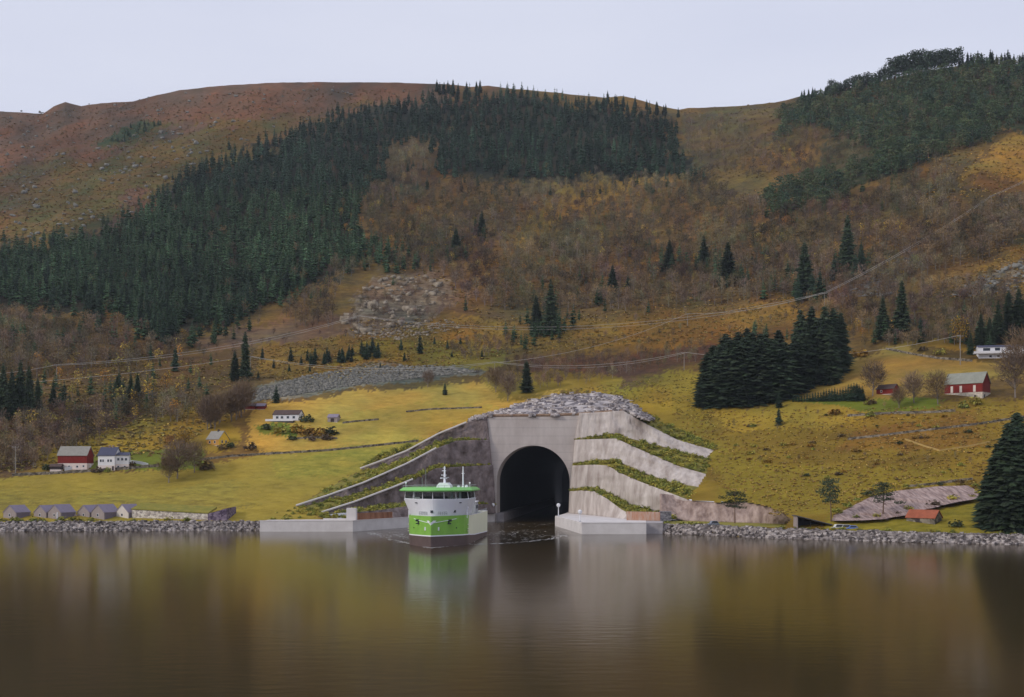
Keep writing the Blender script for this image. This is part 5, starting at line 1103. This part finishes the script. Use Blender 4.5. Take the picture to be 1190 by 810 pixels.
# --- single trees and small stands one can point at
for px, py, h, wd, lab in (
    (285, 442, 58, 1.0, 'tall dark lone spruce on the left slope behind the power pole'), (273, 443, 36, 1.2, 'shorter dark spruce leaning against the tall lone spruce on the left slope'),
    (321, 468, 23, 1.3, 'small dark spruce at the left corner of the ochre meadow'), (612, 456, 38, 1.55, 'broad dark spruce standing just above the stone crown of the portal'),
    (517, 459, 16, 1.4, 'little spruce at the top edge of the ochre meadow'), (488, 411, 24, 1.5, 'bushy young spruce below the pale crag'),
    (466, 407, 15, 1.2, 'slim young spruce left of the bushy one below the crag'), (433, 410, 20, 1.5, 'dark young spruce at the right end of the spruce row under the crag'),
    (640, 388, 66, 1.0, 'tall narrow spruce on the slope above the bracken, tallest of its clump'), (623, 386, 44, 1.2, 'shorter spruce left of the tall narrow one above the bracken'),
    (712, 345, 38, 1.3, 'dark spruce alone in the bare wood above the bracken'), (730, 340, 22, 1.4, 'small spruce beside the dark lone spruce in the bare wood'),
    (935, 346, 66, 1.15, 'tall broad spruce in the bare wood left of the power line bend'), (985, 322, 74, .95, 'tall slim spruce rising beside the power line on the right slope'),
    (560, 276, 32, 1.3, 'dark round topped spruce high in the brown wood'), (530, 297, 32, 1.5, 'dark spruce lower left of the round topped one in the brown wood'),
    (1048, 392, 68, 1.1, 'taller of two dark spruces above the right meadow'), (1026, 394, 52, 1.15, 'shorter of two dark spruces above the right meadow'),
    (905, 474, 20, 1.5, 'small dark spruce at the right foot of the big spruce stand'), (905, 494, 22, 1.5, 'small dark spruce below the big spruce stand'),
    (136, 470, 34, 1.2, 'dark spruce among the autumn birches on the left slope'), (93, 504, 22, 1.6, 'dark round spruce above the white farmhouse'),
    (818, 313, 40, 1.4, 'middle spruce of the three in the brown wood right of the crag'), (778, 318, 40, 1.4, 'left spruce of the three in the brown wood right of the crag'), (846, 330, 50, 1.4, 'right and lowest spruce of the three in the brown wood')):
    tree('spruce', SPRUCE_HI if h > 30 else SPRUCE_MID, px, py, h, lab, wide=wd)
G = 'spruces of the big stand right of the portal'
for px, py, h in ((822, 470, 62), (836, 471, 72), (850, 471, 78), (866, 470, 80), (882, 468, 76), (897, 466, 74), (912, 462, 66), (926, 456, 60), (829, 462, 62), (843, 460, 74), (858, 458, 74), (875, 456, 72), (890, 454, 68), (905, 452, 70), (868, 446, 66), (884, 446, 60), (818, 473, 40)):
    tree('spruce', SPRUCE_STAND, px, py, h, 'broad dark spruce massed in the big stand right of the portal', group=G, wide=1.5)
G = 'taller spruces at the right end of the big stand'
for px, py, h in ((930, 442, 84), (943, 438, 84), (958, 440, 86), (968, 436, 80), (977, 432, 70), (950, 446, 78), (936, 450, 76), (965, 446, 70), (925, 446, 66)):
    tree('spruce', SPRUCE_STAND, px, py, h, 'tall pointed spruce behind the right end of the big stand', group=G, wide=1.05)
G = 'tall spruces at the right edge of the shore'
for px, py, h in ((1146, 612, 66), (1158, 613, 100), (1172, 614, 126), (1188, 614, 118), (1164, 606, 96), (1182, 604, 128), (1202, 612, 126), (1218, 610, 120), (1240, 610, 128), (1196, 600, 120), (1215, 598, 120), (1260, 612, 116)):
    tree('spruce', SPRUCE_STAND, px, py, h, 'very tall dark spruce by the shore at the right edge', group=G, wide=1.15)
G = 'dark spruces at the left edge of the slope'
for px, py, h in ((4, 486, 66), (14, 488, 60), (24, 484, 68), (34, 486, 62), (44, 478, 40), (62, 474, 34), (-10, 484, 66), (-26, 480, 60), (152, 462, 30), (160, 460, 28)):
    tree('spruce', SPRUCE_HI, px, py, h, 'dark spruce of the straggling row on the far left slope', group=G, wide=1.05)
G = 'dark spruces at the upper right edge'
for px, py, h in ((1160, 398, 50), (1172, 394, 58), (1184, 392, 58), (1196, 390, 62), (1140, 402, 40), (1150, 404, 36), (1212, 392, 60), (1128, 412, 26)):
    tree('spruce', SPRUCE_HI, px, py, h, 'dark spruce of the clump above the white modern house', group=G, wide=1.2)
G = 'row of young spruces under the crag'
for k in range(26):
    px = random.uniform(352, 442); tree('spruce', SPRUCE_MID, px, 424 - (px - 352) * .12 + random.uniform(-4, 4), random.uniform(10, 19), 'young dark spruce of the bushy row under the pale crag', group=G, wide=1.5, parts=False)
G = 'young spruces scattered on the bracken'
for px, py, h in ((305, 418, 16), (338, 420, 18), (350, 424, 12), (318, 428, 12), (300, 440, 10), (336, 432, 10), (470, 420, 12), (520, 405, 10), (535, 400, 9), (525, 415, 8), (505, 400, 9), (560, 415, 10), (442, 428, 8), (360, 432, 9)):
    tree('spruce', SPRUCE_MID, px, py, h, 'small young spruce scattered on the bracken left of the portal', group=G, wide=1.4, parts=False)
G = 'clipped spruce hedge'
for k in range(26):
    px = 922 + k * 3.2; h = 8 + k * .55 if k < 24 else 18
    tree('hedge_spruce', SPRUCE_MID, px, 467 - k * .05, h * random.uniform(.85, 1.1), 'young spruce in the hedge row left of the small red cabin', group=G, wide=1.3 if k < 22 else 1.8, parts=False)
# shore pines
tree('pine', PINE_HI, 854, 607, 38, 'umbrella crowned pine in front of the brown rock face', wide=1.3, idx=0)
tree('pine', PINE_HI, 966, 606, 50, 'taller green pine with a bare trunk behind the black shelter', wide=1.05, idx=1)
tree('pine', PINE_HI, 1026, 602, 42, 'broad dark pine in front of the long pinkish rock face', wide=1.35, idx=2)
tree('bare_tree', BARE_HI, 1014, 460, 40, 'round bare tree left of the small red cabin', wide=1.5, idx=0)
for px, py, h, wd, lab, pr_ in ((206, 556, 44, 1.7, 'large bare tree clump left of the yellow house, above the meadow', BARE_HI), (226, 549, 36, 1.5, 'bare spreading tree below the yellow house', BARE_HI), (196, 561, 32, 1.6, 'lowest brown bare tree above the left green meadow', BARE_HI),
    (214, 521, 24, 2.0, 'yellow leaved tree left of the yellow house', LEAF_HI), (196, 519, 15, 1.8, 'small golden tree above the meadow right of the white farmhouse', LEAF_HI), (1062, 468, 36, 1.5, 'brown bare tree between the small red cabin and the large barn', BARE_HI), (1090, 470, 40, 1.4, 'bare tree just left of the large red barn', BARE_HI), (1045, 474, 24, 1.5, 'low bare tree on the bright green lawn', BARE_HI),
    (1180, 462, 60, 1.3, 'bare tree right of the large red barn', BARE_HI), (1192, 436, 56, 1.4, 'bare tree in front of the white modern house', BARE_HI), (1115, 405, 40, 1.0, 'olive tree beside the tall pole behind the large barn', LEAF_HI),
    (590, 466, 34, 1.3, 'bare tree left of the broad spruce above the portal', BARE_HI), (576, 456, 28, 1.3, 'thin bare tree by the scree power pole', BARE_HI), (497, 450, 20, 1.5, 'bare bush like tree at the end of the scree', BARE_HI),
    (210, 393, 12, 1.8, 'small orange tree glowing at the foot of the spruce wood', LEAF_HI), (915, 264, 14, 1.9, 'orange leaved tree high in the brown wood on the right', LEAF_HI)):
    tree('bare_tree' if pr_ is BARE_HI else 'autumn_tree', pr_, px, py, h, lab, wide=wd)
G = 'tall bare birches between the yellow and the white house'
for k in range(16):
    px = random.uniform(236, 288); tree('bare_tree', BARE_HI, px, 502 - (px - 236) * .45 + random.uniform(-4, 4), random.uniform(28, 42), 'tall bare birch in the grove between the yellow house and the long white house', group=G, wide=1.2)
# shrubs round the houses
def shrub(px, py, h, protos, label, wd=1.4, group=None): tree('shrub', protos, px, py, h, label, 'shrub', group, wide=wd)
for px, py, h, pr_, lab in ((345, 503, 14, BUSHO, 'golden shrub below the terrace of the long white house'), (358, 506, 16, BUSHO, 'bright golden shrub at the right end of the white house garden'), (370, 507, 13, BUSHO, 'orange shrub left of the small grey shed'), (384, 505, 13, BUSHD, 'dark reddish shrub in front of the small grey shed'),
    (325, 503, 13, BUSHG, 'green shrub under the terrace of the long white house'), (310, 499, 10, BUSHD, 'dark shrub at the left corner of the long white house terrace'), (340, 511, 9, BUSHD, 'low dark shrub at the foot of the white house garden'), (362, 512, 9, BUSHD, 'low dark shrub right of the garden foot'), (380, 511, 10, BUSHD, 'brown shrub under the small grey shed'),
    (357, 490, 13, BUSHD, 'dark upright shrub at the right gable of the long white house'), (292, 522, 12, BUSHD, 'dark round shrub right of the yellow house'), (268, 520, 9, BUSHD, 'dark shrub beside the yellow house gable'), (258, 522, 8, BUSHD, 'low dark shrub in front of the yellow house'),
    (113, 549, 9, BUSHD, 'dark shrub between the left red barn and the white farmhouse'), (125, 548.5, 7, BUSHG, 'green shrub in front of the white farmhouse'), (55, 546, 10, BUSHD, 'dark shrub left of the small dark shed'), (153, 542, 8, BUSHD, 'dark shrub below the white curving wall'), (197, 540, 14, BUSHD, 'brown shrub at the right end of the left farm wall'), (240, 545, 16, BUSHD, 'dark brown shrub under the bare trees'),
    (1134, 470, 12, BUSHG, 'yellow green shrub in front of the large red barn'), (1120, 474, 10, BUSHG, 'wide olive shrub left of the large barn front'), (1012, 470, 10, BUSHD, 'dark shrub under the small red cabin'), (970, 482, 12, BUSHO, 'ochre shrub at the left end of the lawn'), (1012, 484, 9, BUSHG, 'green shrub below the lawn wall'), (1092, 412, 10, BUSHG, 'yellow green shrub at the field wall by the tall pole'), (1072, 408, 8, BUSHD, 'dark shrub at the upper field wall'), (1112, 612, 12, BUSHD, 'dark shrub right of the rusty roofed shed'), (985, 416, 14, BUSHO, 'golden shrub above the hedge row'), (1002, 414, 12, BUSHO, 'second golden shrub, right of the one above the hedge row')):
    shrub(px, py, h, pr_, lab)
G = 'shrubs around the long pinkish rock face'
for px, py in ((975, 598), (986, 590), (998, 585), (1012, 578), (1030, 573), (1048, 569), (1066, 567), (1090, 565), (1112, 565), (1130, 568), (1000, 603), (1018, 602), (1042, 600), (1060, 596), (1085, 590), (1105, 584), (1125, 581), (1136, 577)):
    tree('shrub', BUSHG if random.random() < .7 else BUSHD, px + random.uniform(-5, 5), py + random.uniform(-1, 3), random.uniform(4, 8), 'low shrub fringing the long pinkish rock face', 'shrub', G, wide=2.0, parts=False, dz=1.0)
G = 'shrubs dotted over the right meadow'
for k in range(46):
    px, py = random.uniform(850, 1150), random.uniform(482, 560); tree('shrub', random.choice((BUSHD, BUSHG, BUSHO)), px, py, random.uniform(2.5, 6), 'small shrub dotted on the rough meadow of the right slope', 'shrub', G, wide=1.9, parts=False)
G = 'shrubs along the left shore verge'
for k in range(34):
    px = random.choice((random.uniform(-5, 30), random.uniform(40, 108), random.uniform(150, 238), random.uniform(285, 400))); pw_, yw_, pc_, ys_, _, _ = [float(v) for v in col_par(px)]
    zc = HC + (HOR - pc_) / F * ys_; H = random.uniform(1.1, 2.4)
    tree('shrub', BUSHG, px, 0, 0, 'low green shrub on the verge of the left shore', 'shrub', G, wide=1.9, parts=False, g=Vector(((px - CX) / F * (ys_ + 1.2), ys_ + random.uniform(.4, 2.2), zc + .25)), Hm=H)
G = 'shrubs along the right shore verge'
for k in range(34):
    px = random.choice((random.uniform(775, 840), random.uniform(900, 1000), random.uniform(1000, 1180))); pw_, yw_, pc_, ys_, _, _ = [float(v) for v in col_par(px)]
    zc = HC + (HOR - pc_) / F * ys_; H = random.uniform(.8, 1.7)
    tree('shrub', BUSHG, px, 0, 0, 'low olive shrub on the verge of the right shore', 'shrub', G, wide=1.9, parts=False, g=Vector(((px - CX) / F * (ys_ + 1.2), ys_ + random.uniform(.4, 2.2), zc + .2)), Hm=H)
# planted shrubs on the benches of the cutting
pts, scl = [], []
for lo, hi, key in benches:
    A, B = resample(lo, 80), resample(hi, 80); L_ = sum((A[i + 1] - A[i]).length for i in range(79)); w0 = max((A[i] - B[i]).length for i in range(80))
    for _ in range(int(L_ * (2.4 if key[0] == 'R' else 1.8))):
        u = random.random() ** (0.75 if key[0] == 'R' else .9); i = min(78, int(u * 79)); v = random.random() ** 1.3; p = A[i].lerp(B[i], v); s = random.uniform(1.0, 2.3) * (.5 + .6 * min(1, u * 3))
        if key == 'LQ': s *= .8
        pts.append((p.x, p.y + .6, p.z + .1)); scl.append((s * 1.5, s * 1.5, s))
tag(link('bench_shrubs', scatter_mesh('bench_shrubs', [b for b in BUSHG], pts, scl, [M_FOL], tints=[random.uniform(1.0, 1.75) for _ in pts])), kind='stuff')

# --- the woods: every tree placed, the largest as trees of their own, the far rest as one wood
def fill(poly, spacing, h0, h1, jit=.5, dens=1.0):
    xs = [p[0] for p in poly]; ys_ = [p[1] for p in poly]; out = []
    y = min(ys_)
    while y < max(ys_):
        x = min(xs) + random.random() * spacing
        while x < max(xs):
            if random.random() < dens:
                a, b = x + random.uniform(-jit, jit) * spacing, y + random.uniform(-jit, jit) * spacing * .7
                wx_ = fbm(np.array([a / 22.]), np.array([b / 22.]), 5, 2)[0] * 10; wy_ = fbm(np.array([a / 22. + 50]), np.array([b / 22.]), 9, 2)[0] * 6
                if inside(poly, np.array([a + wx_]), np.array([b + wy_]))[0]: out.append((a, b, random.uniform(h0, h1)))
            x += spacing
        y += spacing * .62
    return out
def wood(spots, protos_lo, protos_hi, name, label_fn, groupname, n_ind, stuffname, wide, tint_fn, thick=False):
    L_ = []
    for px, py, hm in spots:
        if py > PYG[0, 0] - 5: continue
        g = ground(px, py); L_.append((hm / g.y if 0 < px < 1190 else 0, px, py, hm, g))
    L_.sort(key=lambda q: -q[0])
    for q in L_[:n_ind]:
        _, px, py, hm, g = q; tree(name, protos_hi, px, py, 0, label_fn(px, py), group=groupname(px, py), wide=wide * random.uniform(.85, 1.2), parts=False, g=g, Hm=hm)
    rest = L_[n_ind:]
    if not rest: return len(L_)
    pts = [tuple(q[4]) for q in rest]; sc_ = [(q[3] * wide * random.uniform(.8, 1.2),) * 2 + (q[3],) for q in rest]
    o = link(stuffname, scatter_mesh(stuffname, protos_lo, pts, sc_, [M_FOL], tints=[tint_fn(q[1], q[2]) for q in rest])); tag(o, kind='stuff')
    return len(L_)
FW = [(-160, 300), (0, 294), (60, 288), (140, 272), (172, 247), (215, 207), (262, 187), (330, 162), (400, 134), (440, 124), (505, 114), (540, 112), (640, 114), (700, 122), (725, 127), (770, 142), (790, 160), (786, 185), (822, 206), (760, 207), (700, 206), (660, 212), (600, 207), (508, 206), (500, 170), (455, 168),
      (442, 215), (412, 245), (425, 280), (478, 306), (400, 309), (372, 314), (350, 342), (318, 352), (270, 378), (242, 386), (228, 362), (200, 402), (166, 396), (150, 366), (70, 352), (0, 358), (-160, 372)]
sp1 = fill(FW, 7.4, 12, 24) + fill([(0, 300), (140, 275), (240, 215), (240, 375), (160, 385), (0, 350)], 14, 18, 26)
sp1 += [(p[0], p[1], p[2] * .55) for p in fill([(112, 168), (150, 152), (180, 144), (188, 148), (140, 168)], 6, 14, 18)]
pn2 = fill([(905, 140), (960, 110), (1040, 89), (1096, 80), (1190, 77), (1330, 88), (1330, 165), (1190, 146), (1150, 168), (1085, 186), (1010, 216), (985, 205), (1010, 180), (980, 165), (945, 150)], 7.8, 10, 17, dens=.80)
pn2 += fill([(985, 205), (1010, 212), (960, 244), (905, 254), (880, 246), (905, 215), (950, 208)], 8.6, 10, 17, dens=.75) + fill([(905, 146), (965, 118), (960, 130), (915, 160), (895, 170)], 7.5, 9, 15)
sp2 = fill([(885, 240), (930, 240), (925, 262), (885, 265)], 12, 11, 18) + fill([(790, 200), (822, 200), (820, 210), (792, 210)], 8, 10, 15) + fill([(1000, 130), (1190, 90), (1190, 140), (1040, 190)], 19, 12, 18)
FR = [(-160, 290), (60, 276), (150, 250), (225, 190), (330, 148), (440, 116), (440, 128), (330, 168), (215, 215), (150, 290), (60, 300), (-160, 312)]
sp1 += fill(FR, 9, 9, 16, dens=.3) + fill([(-160, 350), (150, 360), (240, 385), (330, 345), (400, 305), (500, 305), (480, 335), (380, 350), (250, 410), (150, 410), (-160, 395)], 12, 9, 18, dens=.42) + fill([(420, 215), (470, 170), (520, 205), (700, 205), (820, 205), (815, 225), (650, 232), (500, 226), (440, 262)], 11, 8, 16, dens=.4)
sp1 += fill([(900, 255), (960, 235), (1060, 205), (1120, 185), (1150, 185), (1060, 245), (960, 270)], 16, 9, 16, dens=.5)
for cx0, cy0, n0, sp0, h0 in ((556, 274, 4, 12, 17), (532, 298, 5, 12, 15), (700, 345, 5, 16, 18), (640, 388, 8, 24, 17), (600, 398, 4, 14, 12), (772, 315, 6, 14, 19), (822, 312, 6, 14, 19), (848, 330, 6, 12, 18), (885, 300, 4, 16, 14), (905, 335, 5, 14, 16), (940, 345, 6, 16, 22), (985, 318, 7, 14, 24), (900, 245, 6, 18, 15), (735, 300, 4, 20, 12), (480, 305, 8, 22, 15), (1050, 395, 5, 18, 17), (1120, 400, 5, 16, 15), (880, 395, 6, 26, 12), (690, 260, 4, 18, 10), (150, 468, 5, 20, 15), (70, 470, 7, 30, 15), (200, 440, 6, 36, 11), (760, 205, 8, 26, 13)):
    sp1 += [(cx0 + random.gauss(0, sp0), cy0 + random.gauss(0, sp0 * .35), h0 * random.uniform(.55, 1.1)) for _ in range(n0 * 2)]
sp3 = fill([(360, 300), (480, 298), (470, 315), (400, 325)], 12, 12, 20) + fill([(600, 330), (680, 330), (670, 385), (610, 385)], 26, 10, 16) + fill([(1080, 360), (1190, 350), (1190, 395), (1110, 395)], 30, 10, 16) + fill([(0, 400), (250, 410), (240, 480), (0, 490)], 52, 10, 18) + fill([(420, 330), (900, 300), (900, 350), (600, 380)], 70, 8, 14)
def lab_spruce(px, py):
    if py < 215 and px > 430 and px < 830: return 'dark spruce in the dense wood under the middle of the ridge'
    if px < 500: return 'dark spruce in the dense wood sweeping down the left slope'
    if px >= 830 and py < 270: return 'mid green spruce on the wooded right shoulder'
    return 'dark spruce scattered singly in the brown birch wood'
def tint_sp(px, py):
    k = random.uniform(.75, 1.35)
    k *= 1 + .55 * fbm(np.array([px / 45.]), np.array([py / 30.]), 81, 3)[0]
    return k * np.array((1.5, 1.35, .95)) if px > 830 and py < 270 else k * np.array((1.1, 1.18, .95) if py > 230 else (.98, 1.06, 1.08)) * (random.uniform(1.2, 1.7) if random.random() < .12 else 1)
wood(sp1 + sp2 + sp3, SPRUCE_LO, SPRUCE_MID, 'spruce', lab_spruce, lambda x, y: lab_spruce(x, y).replace('dark spruce', 'spruces').replace('mid green spruce', 'spruces'), 150, 'spruce_wood', 1.05, tint_sp)
wood(pn2, PINE_WOOD, PINE_WOOD, 'pine', lambda x, y: 'mid green pine in the thick wood on the right shoulder', lambda x, y: 'pines on the right shoulder', 262, 'pine_wood', 1.25, lambda x, y: random.uniform(.65, 1.4) * np.array((random.uniform(.85, 1.25), 1, random.uniform(.9, 1.15))))
# skyline pines on the right shoulder
G = 'bare stemmed pines on the right skyline'
def rz_(px): return float(np.interp(px, *zip(*RIDGE)))
for px, py, h in [(1036 + k * 4.1 + random.uniform(-1.5, 1.5), rz_(1036 + k * 4.1) + random.uniform(2, 6), random.uniform(22, 29)) for k in range(20)] + [(962 + k * 5, rz_(962 + k * 5) + random.uniform(3, 7), random.uniform(13, 20)) for k in range(15)]:
    tree('pine', PINE_LO, px, py, h, 'bare stemmed pine standing on the right skyline', group=G, wide=1.25, parts=False)
G = 'pointed spruces on the right skyline'
for px, h in [(1116 + k * 4.2 + random.uniform(-2, 2), random.uniform(9, 19)) for k in range(24)] + [(930 + k * 4.6 + random.uniform(-2, 2), random.uniform(7, 13)) for k in range(22)]:
    tree('spruce', SPRUCE_MID, px, float(np.interp(px, *zip(*RIDGE))) + 3, h + 3, 'small pointed spruce standing on the right skyline', group=G, wide=1.2, parts=False)
G = 'spruces on the skyline of the middle wood'
for k in range(26):
    px = random.choice((random.uniform(500, 560), random.uniform(690, 790))); tree('spruce', SPRUCE_MID, px, float(np.interp(px, *zip(*RIDGE))) + random.uniform(6, 14), random.uniform(12, 17), 'dark spruce at the upper rim of the middle wood', group=G, wide=1.1, parts=False)

bw = fill([(425, 225), (520, 212), (660, 216), (700, 210), (830, 210), (900, 255), (1010, 230), (1090, 190), (1120, 215), (1100, 250), (1190, 235), (1330, 235), (1330, 290), (1190, 285), (1120, 310), (1060, 330), (960, 348), (800, 358), (640, 366), (540, 360), (530, 325), (440, 312), (390, 330), (380, 315), (480, 305), (430, 280)], 8.4, 8, 15, dens=.92)
bw += fill([(455, 172), (500, 172), (506, 208), (445, 225), (425, 255), (420, 235), (445, 210)], 8, 9, 14)
bw += fill([(790, 135), (860, 140), (900, 165), (900, 210), (830, 210), (790, 165)], 9, 8, 13, dens=.85)
bw += fill([(900, 165), (985, 150), (1000, 185), (930, 210), (900, 215)], 10, 8, 13, dens=.8)
bw += fill([(600, 420), (720, 416), (820, 402), (826, 418), (700, 444), (620, 456), (540, 440)], 8, 5, 8)
bw += fill([(560, 392), (600, 398), (600, 415), (540, 420), (510, 405)], 8, 5, 8)
bw += fill([(-120, 375), (0, 368), (150, 380), (160, 405), (230, 405), (150, 430), (60, 440), (-120, 450)], 10, 9, 14)
bw += fill([(-120, 490), (0, 496), (90, 474), (160, 478), (110, 512), (40, 545), (0, 552), (-120, 556)], 9, 6, 11, dens=.9)
bw += fill([(130, 475), (240, 455), (260, 480), (180, 500)], 10, 6, 10, dens=.7)
bw += fill([(1050, 330), (1190, 340), (1190, 385), (1070, 390), (960, 380), (930, 360)], 12, 7, 12, dens=.8)
bw += fill([(330, 352), (400, 330), (390, 385), (330, 380)], 9, 9, 13)
bw += fill([(1060, 385), (1130, 395), (1100, 400), (1020, 402)], 9, 5, 9)
bw += fill([(130, 275), (180, 220), (210, 215), (170, 262)], 9, 5, 8)
bw += fill(FW, 26, 9, 14, dens=.6) + fill([(985, 125), (1190, 95), (1190, 145), (1030, 200)], 20, 8, 13, dens=.7) + fill([(400, 385), (420, 330), (500, 322), (535, 350), (500, 380)], 11, 5, 9, dens=.6)
bw += fill([(160, 402), (330, 352), (420, 388), (300, 408), (240, 432), (150, 432)], 11, 3, 7, dens=.55) + fill([(640, 372), (930, 350), (930, 372), (800, 405), (640, 405)], 16, 2.5, 6, dens=.5) + fill([(920, 330), (1190, 320), (1190, 400), (1000, 405), (920, 372)], 11, 5, 11, dens=.75)
bw += fill([(900, 150), (1010, 160), (1000, 205), (920, 215), (880, 190)], 9, 6, 11, dens=.7) + fill([(40, 520), (240, 470), (280, 500), (200, 526)], 15, 2.5, 6, dens=.5) + fill([(840, 480), (1150, 470), (1140, 540), (900, 560)], 30, 1.6, 3.6, dens=.5)
wood(bw, BARE_LO, BARE_LO, 'bare_birch', lambda x, y: 'leafless brown birch in the wood on the far left slope' if x < 420 else ('low leafless birch in the thicket above the portal' if y > 392 and x < 850 else 'leafless brown birch in the wood between the crag and the right slope'),
     lambda x, y: 'leafless birches on the left' if x < 420 else ('leafless birches above the portal' if y > 392 and x < 850 else 'leafless birches on the right'), 285, 'bare_birch_wood', 1.35, lambda x, y: random.uniform(.6, 1.2) * (1 + .8 * fbm(np.array([x / 40.]), np.array([y / 30.]), 71, 2)[0]) * np.array((1.0, random.uniform(.95, 1.1) + .25 * fbm(np.array([x / 55.]), np.array([y / 35.]), 75, 2)[0], random.uniform(.8, 1.1))))
lv = fill([(30, 430), (240, 400), (250, 470), (140, 500), (60, 500), (0, 520)], 26, 7, 13, dens=.8) + fill([(430, 225), (660, 230), (900, 260), (1080, 260), (1060, 330), (800, 350), (560, 350), (480, 300)], 21, 6, 11, dens=.6) + fill([(440, 225), (700, 215), (860, 230), (840, 300), (560, 300), (450, 290)], 22, 5, 9, dens=.5)
lv += fill([(880, 160), (945, 185), (930, 205), (900, 200)], 12, 6, 10) + fill([(980, 255), (1060, 262), (1040, 285), (985, 285)], 14, 8, 12) + fill([(975, 385), (1060, 380), (1060, 398), (980, 398)], 16, 5, 9) + fill([(630, 270), (700, 230), (690, 290), (640, 300)], 16, 6, 9, dens=.7) + fill([(390, 250), (450, 215), (450, 275), (410, 285)], 18, 7, 11)
wood(lv, LEAF_LO, LEAF_LO, 'autumn_birch', lambda x, y: 'yellow autumn birch among the trees of the left slope' if x < 420 else 'yellow autumn birch standing in the brown wood', lambda x, y: 'yellow birches on the left' if x < 420 else 'yellow birches in the brown wood', 290, 'autumn_birch_wood', 1.25, lambda x, y: random.uniform(.8, 1.2))
# bracken, heather and tussocks over the open slopes
def tufts(poly, n, s0, s1, tint):
    return [(x, y, random.uniform(s0, s1), tint) for x, y in in_poly_pts(poly, n)]
TF_ = tufts([(420, 372), (640, 368), (930, 345), (930, 372), (830, 395), (600, 412), (430, 440), (290, 442), (290, 405), (400, 388)], 4420, 0.44, 1.44, (.85, .8, .75))
TF_ += tufts([(0, 135), (300, 105), (500, 103), (430, 122), (250, 180), (150, 250), (0, 290)], 4420, 0.55, 1.92, (.62, .52, .55))
TF_ += tufts([(0, 400), (280, 420), (290, 470), (200, 528), (0, 550)], 3740, 0.44, 1.56, (.9, .9, .8))
TF_ += tufts([(780, 480), (1190, 470), (1190, 560), (900, 600), (830, 560)], 4420, 0.28, 0.90, (.95, .85, .7))
TF_ += tufts([(640, 455), (760, 440), (830, 430), (830, 500), (760, 470)], 850, 0.33, 0.96, (.9, .95, .7))
TF_ += tufts([(1080, 300), (1190, 240), (1190, 350), (1080, 345)], 1190, 0.44, 1.44, (.9, .75, .7))
TF_ += tufts([(790, 128), (950, 115), (900, 210), (800, 205)], 1020, 0.55, 1.80, (.62, .6, .6))
TF_ += tufts([(440, 215), (840, 215), (1050, 250), (1050, 340), (560, 370), (450, 310)], 4420, 0.55, 1.92, (.8, .7, .7))
TF_ += tufts([(1040, 190), (1190, 150), (1190, 235), (1080, 240)], 850, 0.55, 1.80, (.95, .85, .7))
pts, scl, tn = [], [], []
for x, y, s, t in TF_:
    g = ground(x, y); pts.append((g.x, g.y, g.z)); scl.append((s * 1.6, s * 1.6, s)); tn.append(np.array(t) * random.uniform(.7, 1.35))
tag(link('bracken', scatter_mesh('bracken', TUFT, pts, scl, [M_FOL], tints=tn)), kind='stuff')

# ------------------------------------------------------------------ air
if HAZE > 0:
    hz = MB(); hz.box(-3300, -560, -10.0, 3300, 3400, 760); ho = hz.build('haze', [])
    m = bpy.data.materials.new('haze_air'); m.use_nodes = True; n, l = m.node_tree.nodes, m.node_tree.links; n.remove(n['Principled BSDF'])
    v = n.new('ShaderNodeVolumePrincipled'); v.inputs['Color'].default_value = (.80, .88, 1.0, 1); v.inputs['Density'].default_value = HAZE; v.inputs['Anisotropy'].default_value = 0.2
    l.new(v.outputs[0], n['Material Output'].inputs['Volume']); ho.data.materials.append(m); tag(ho, kind='stuff')
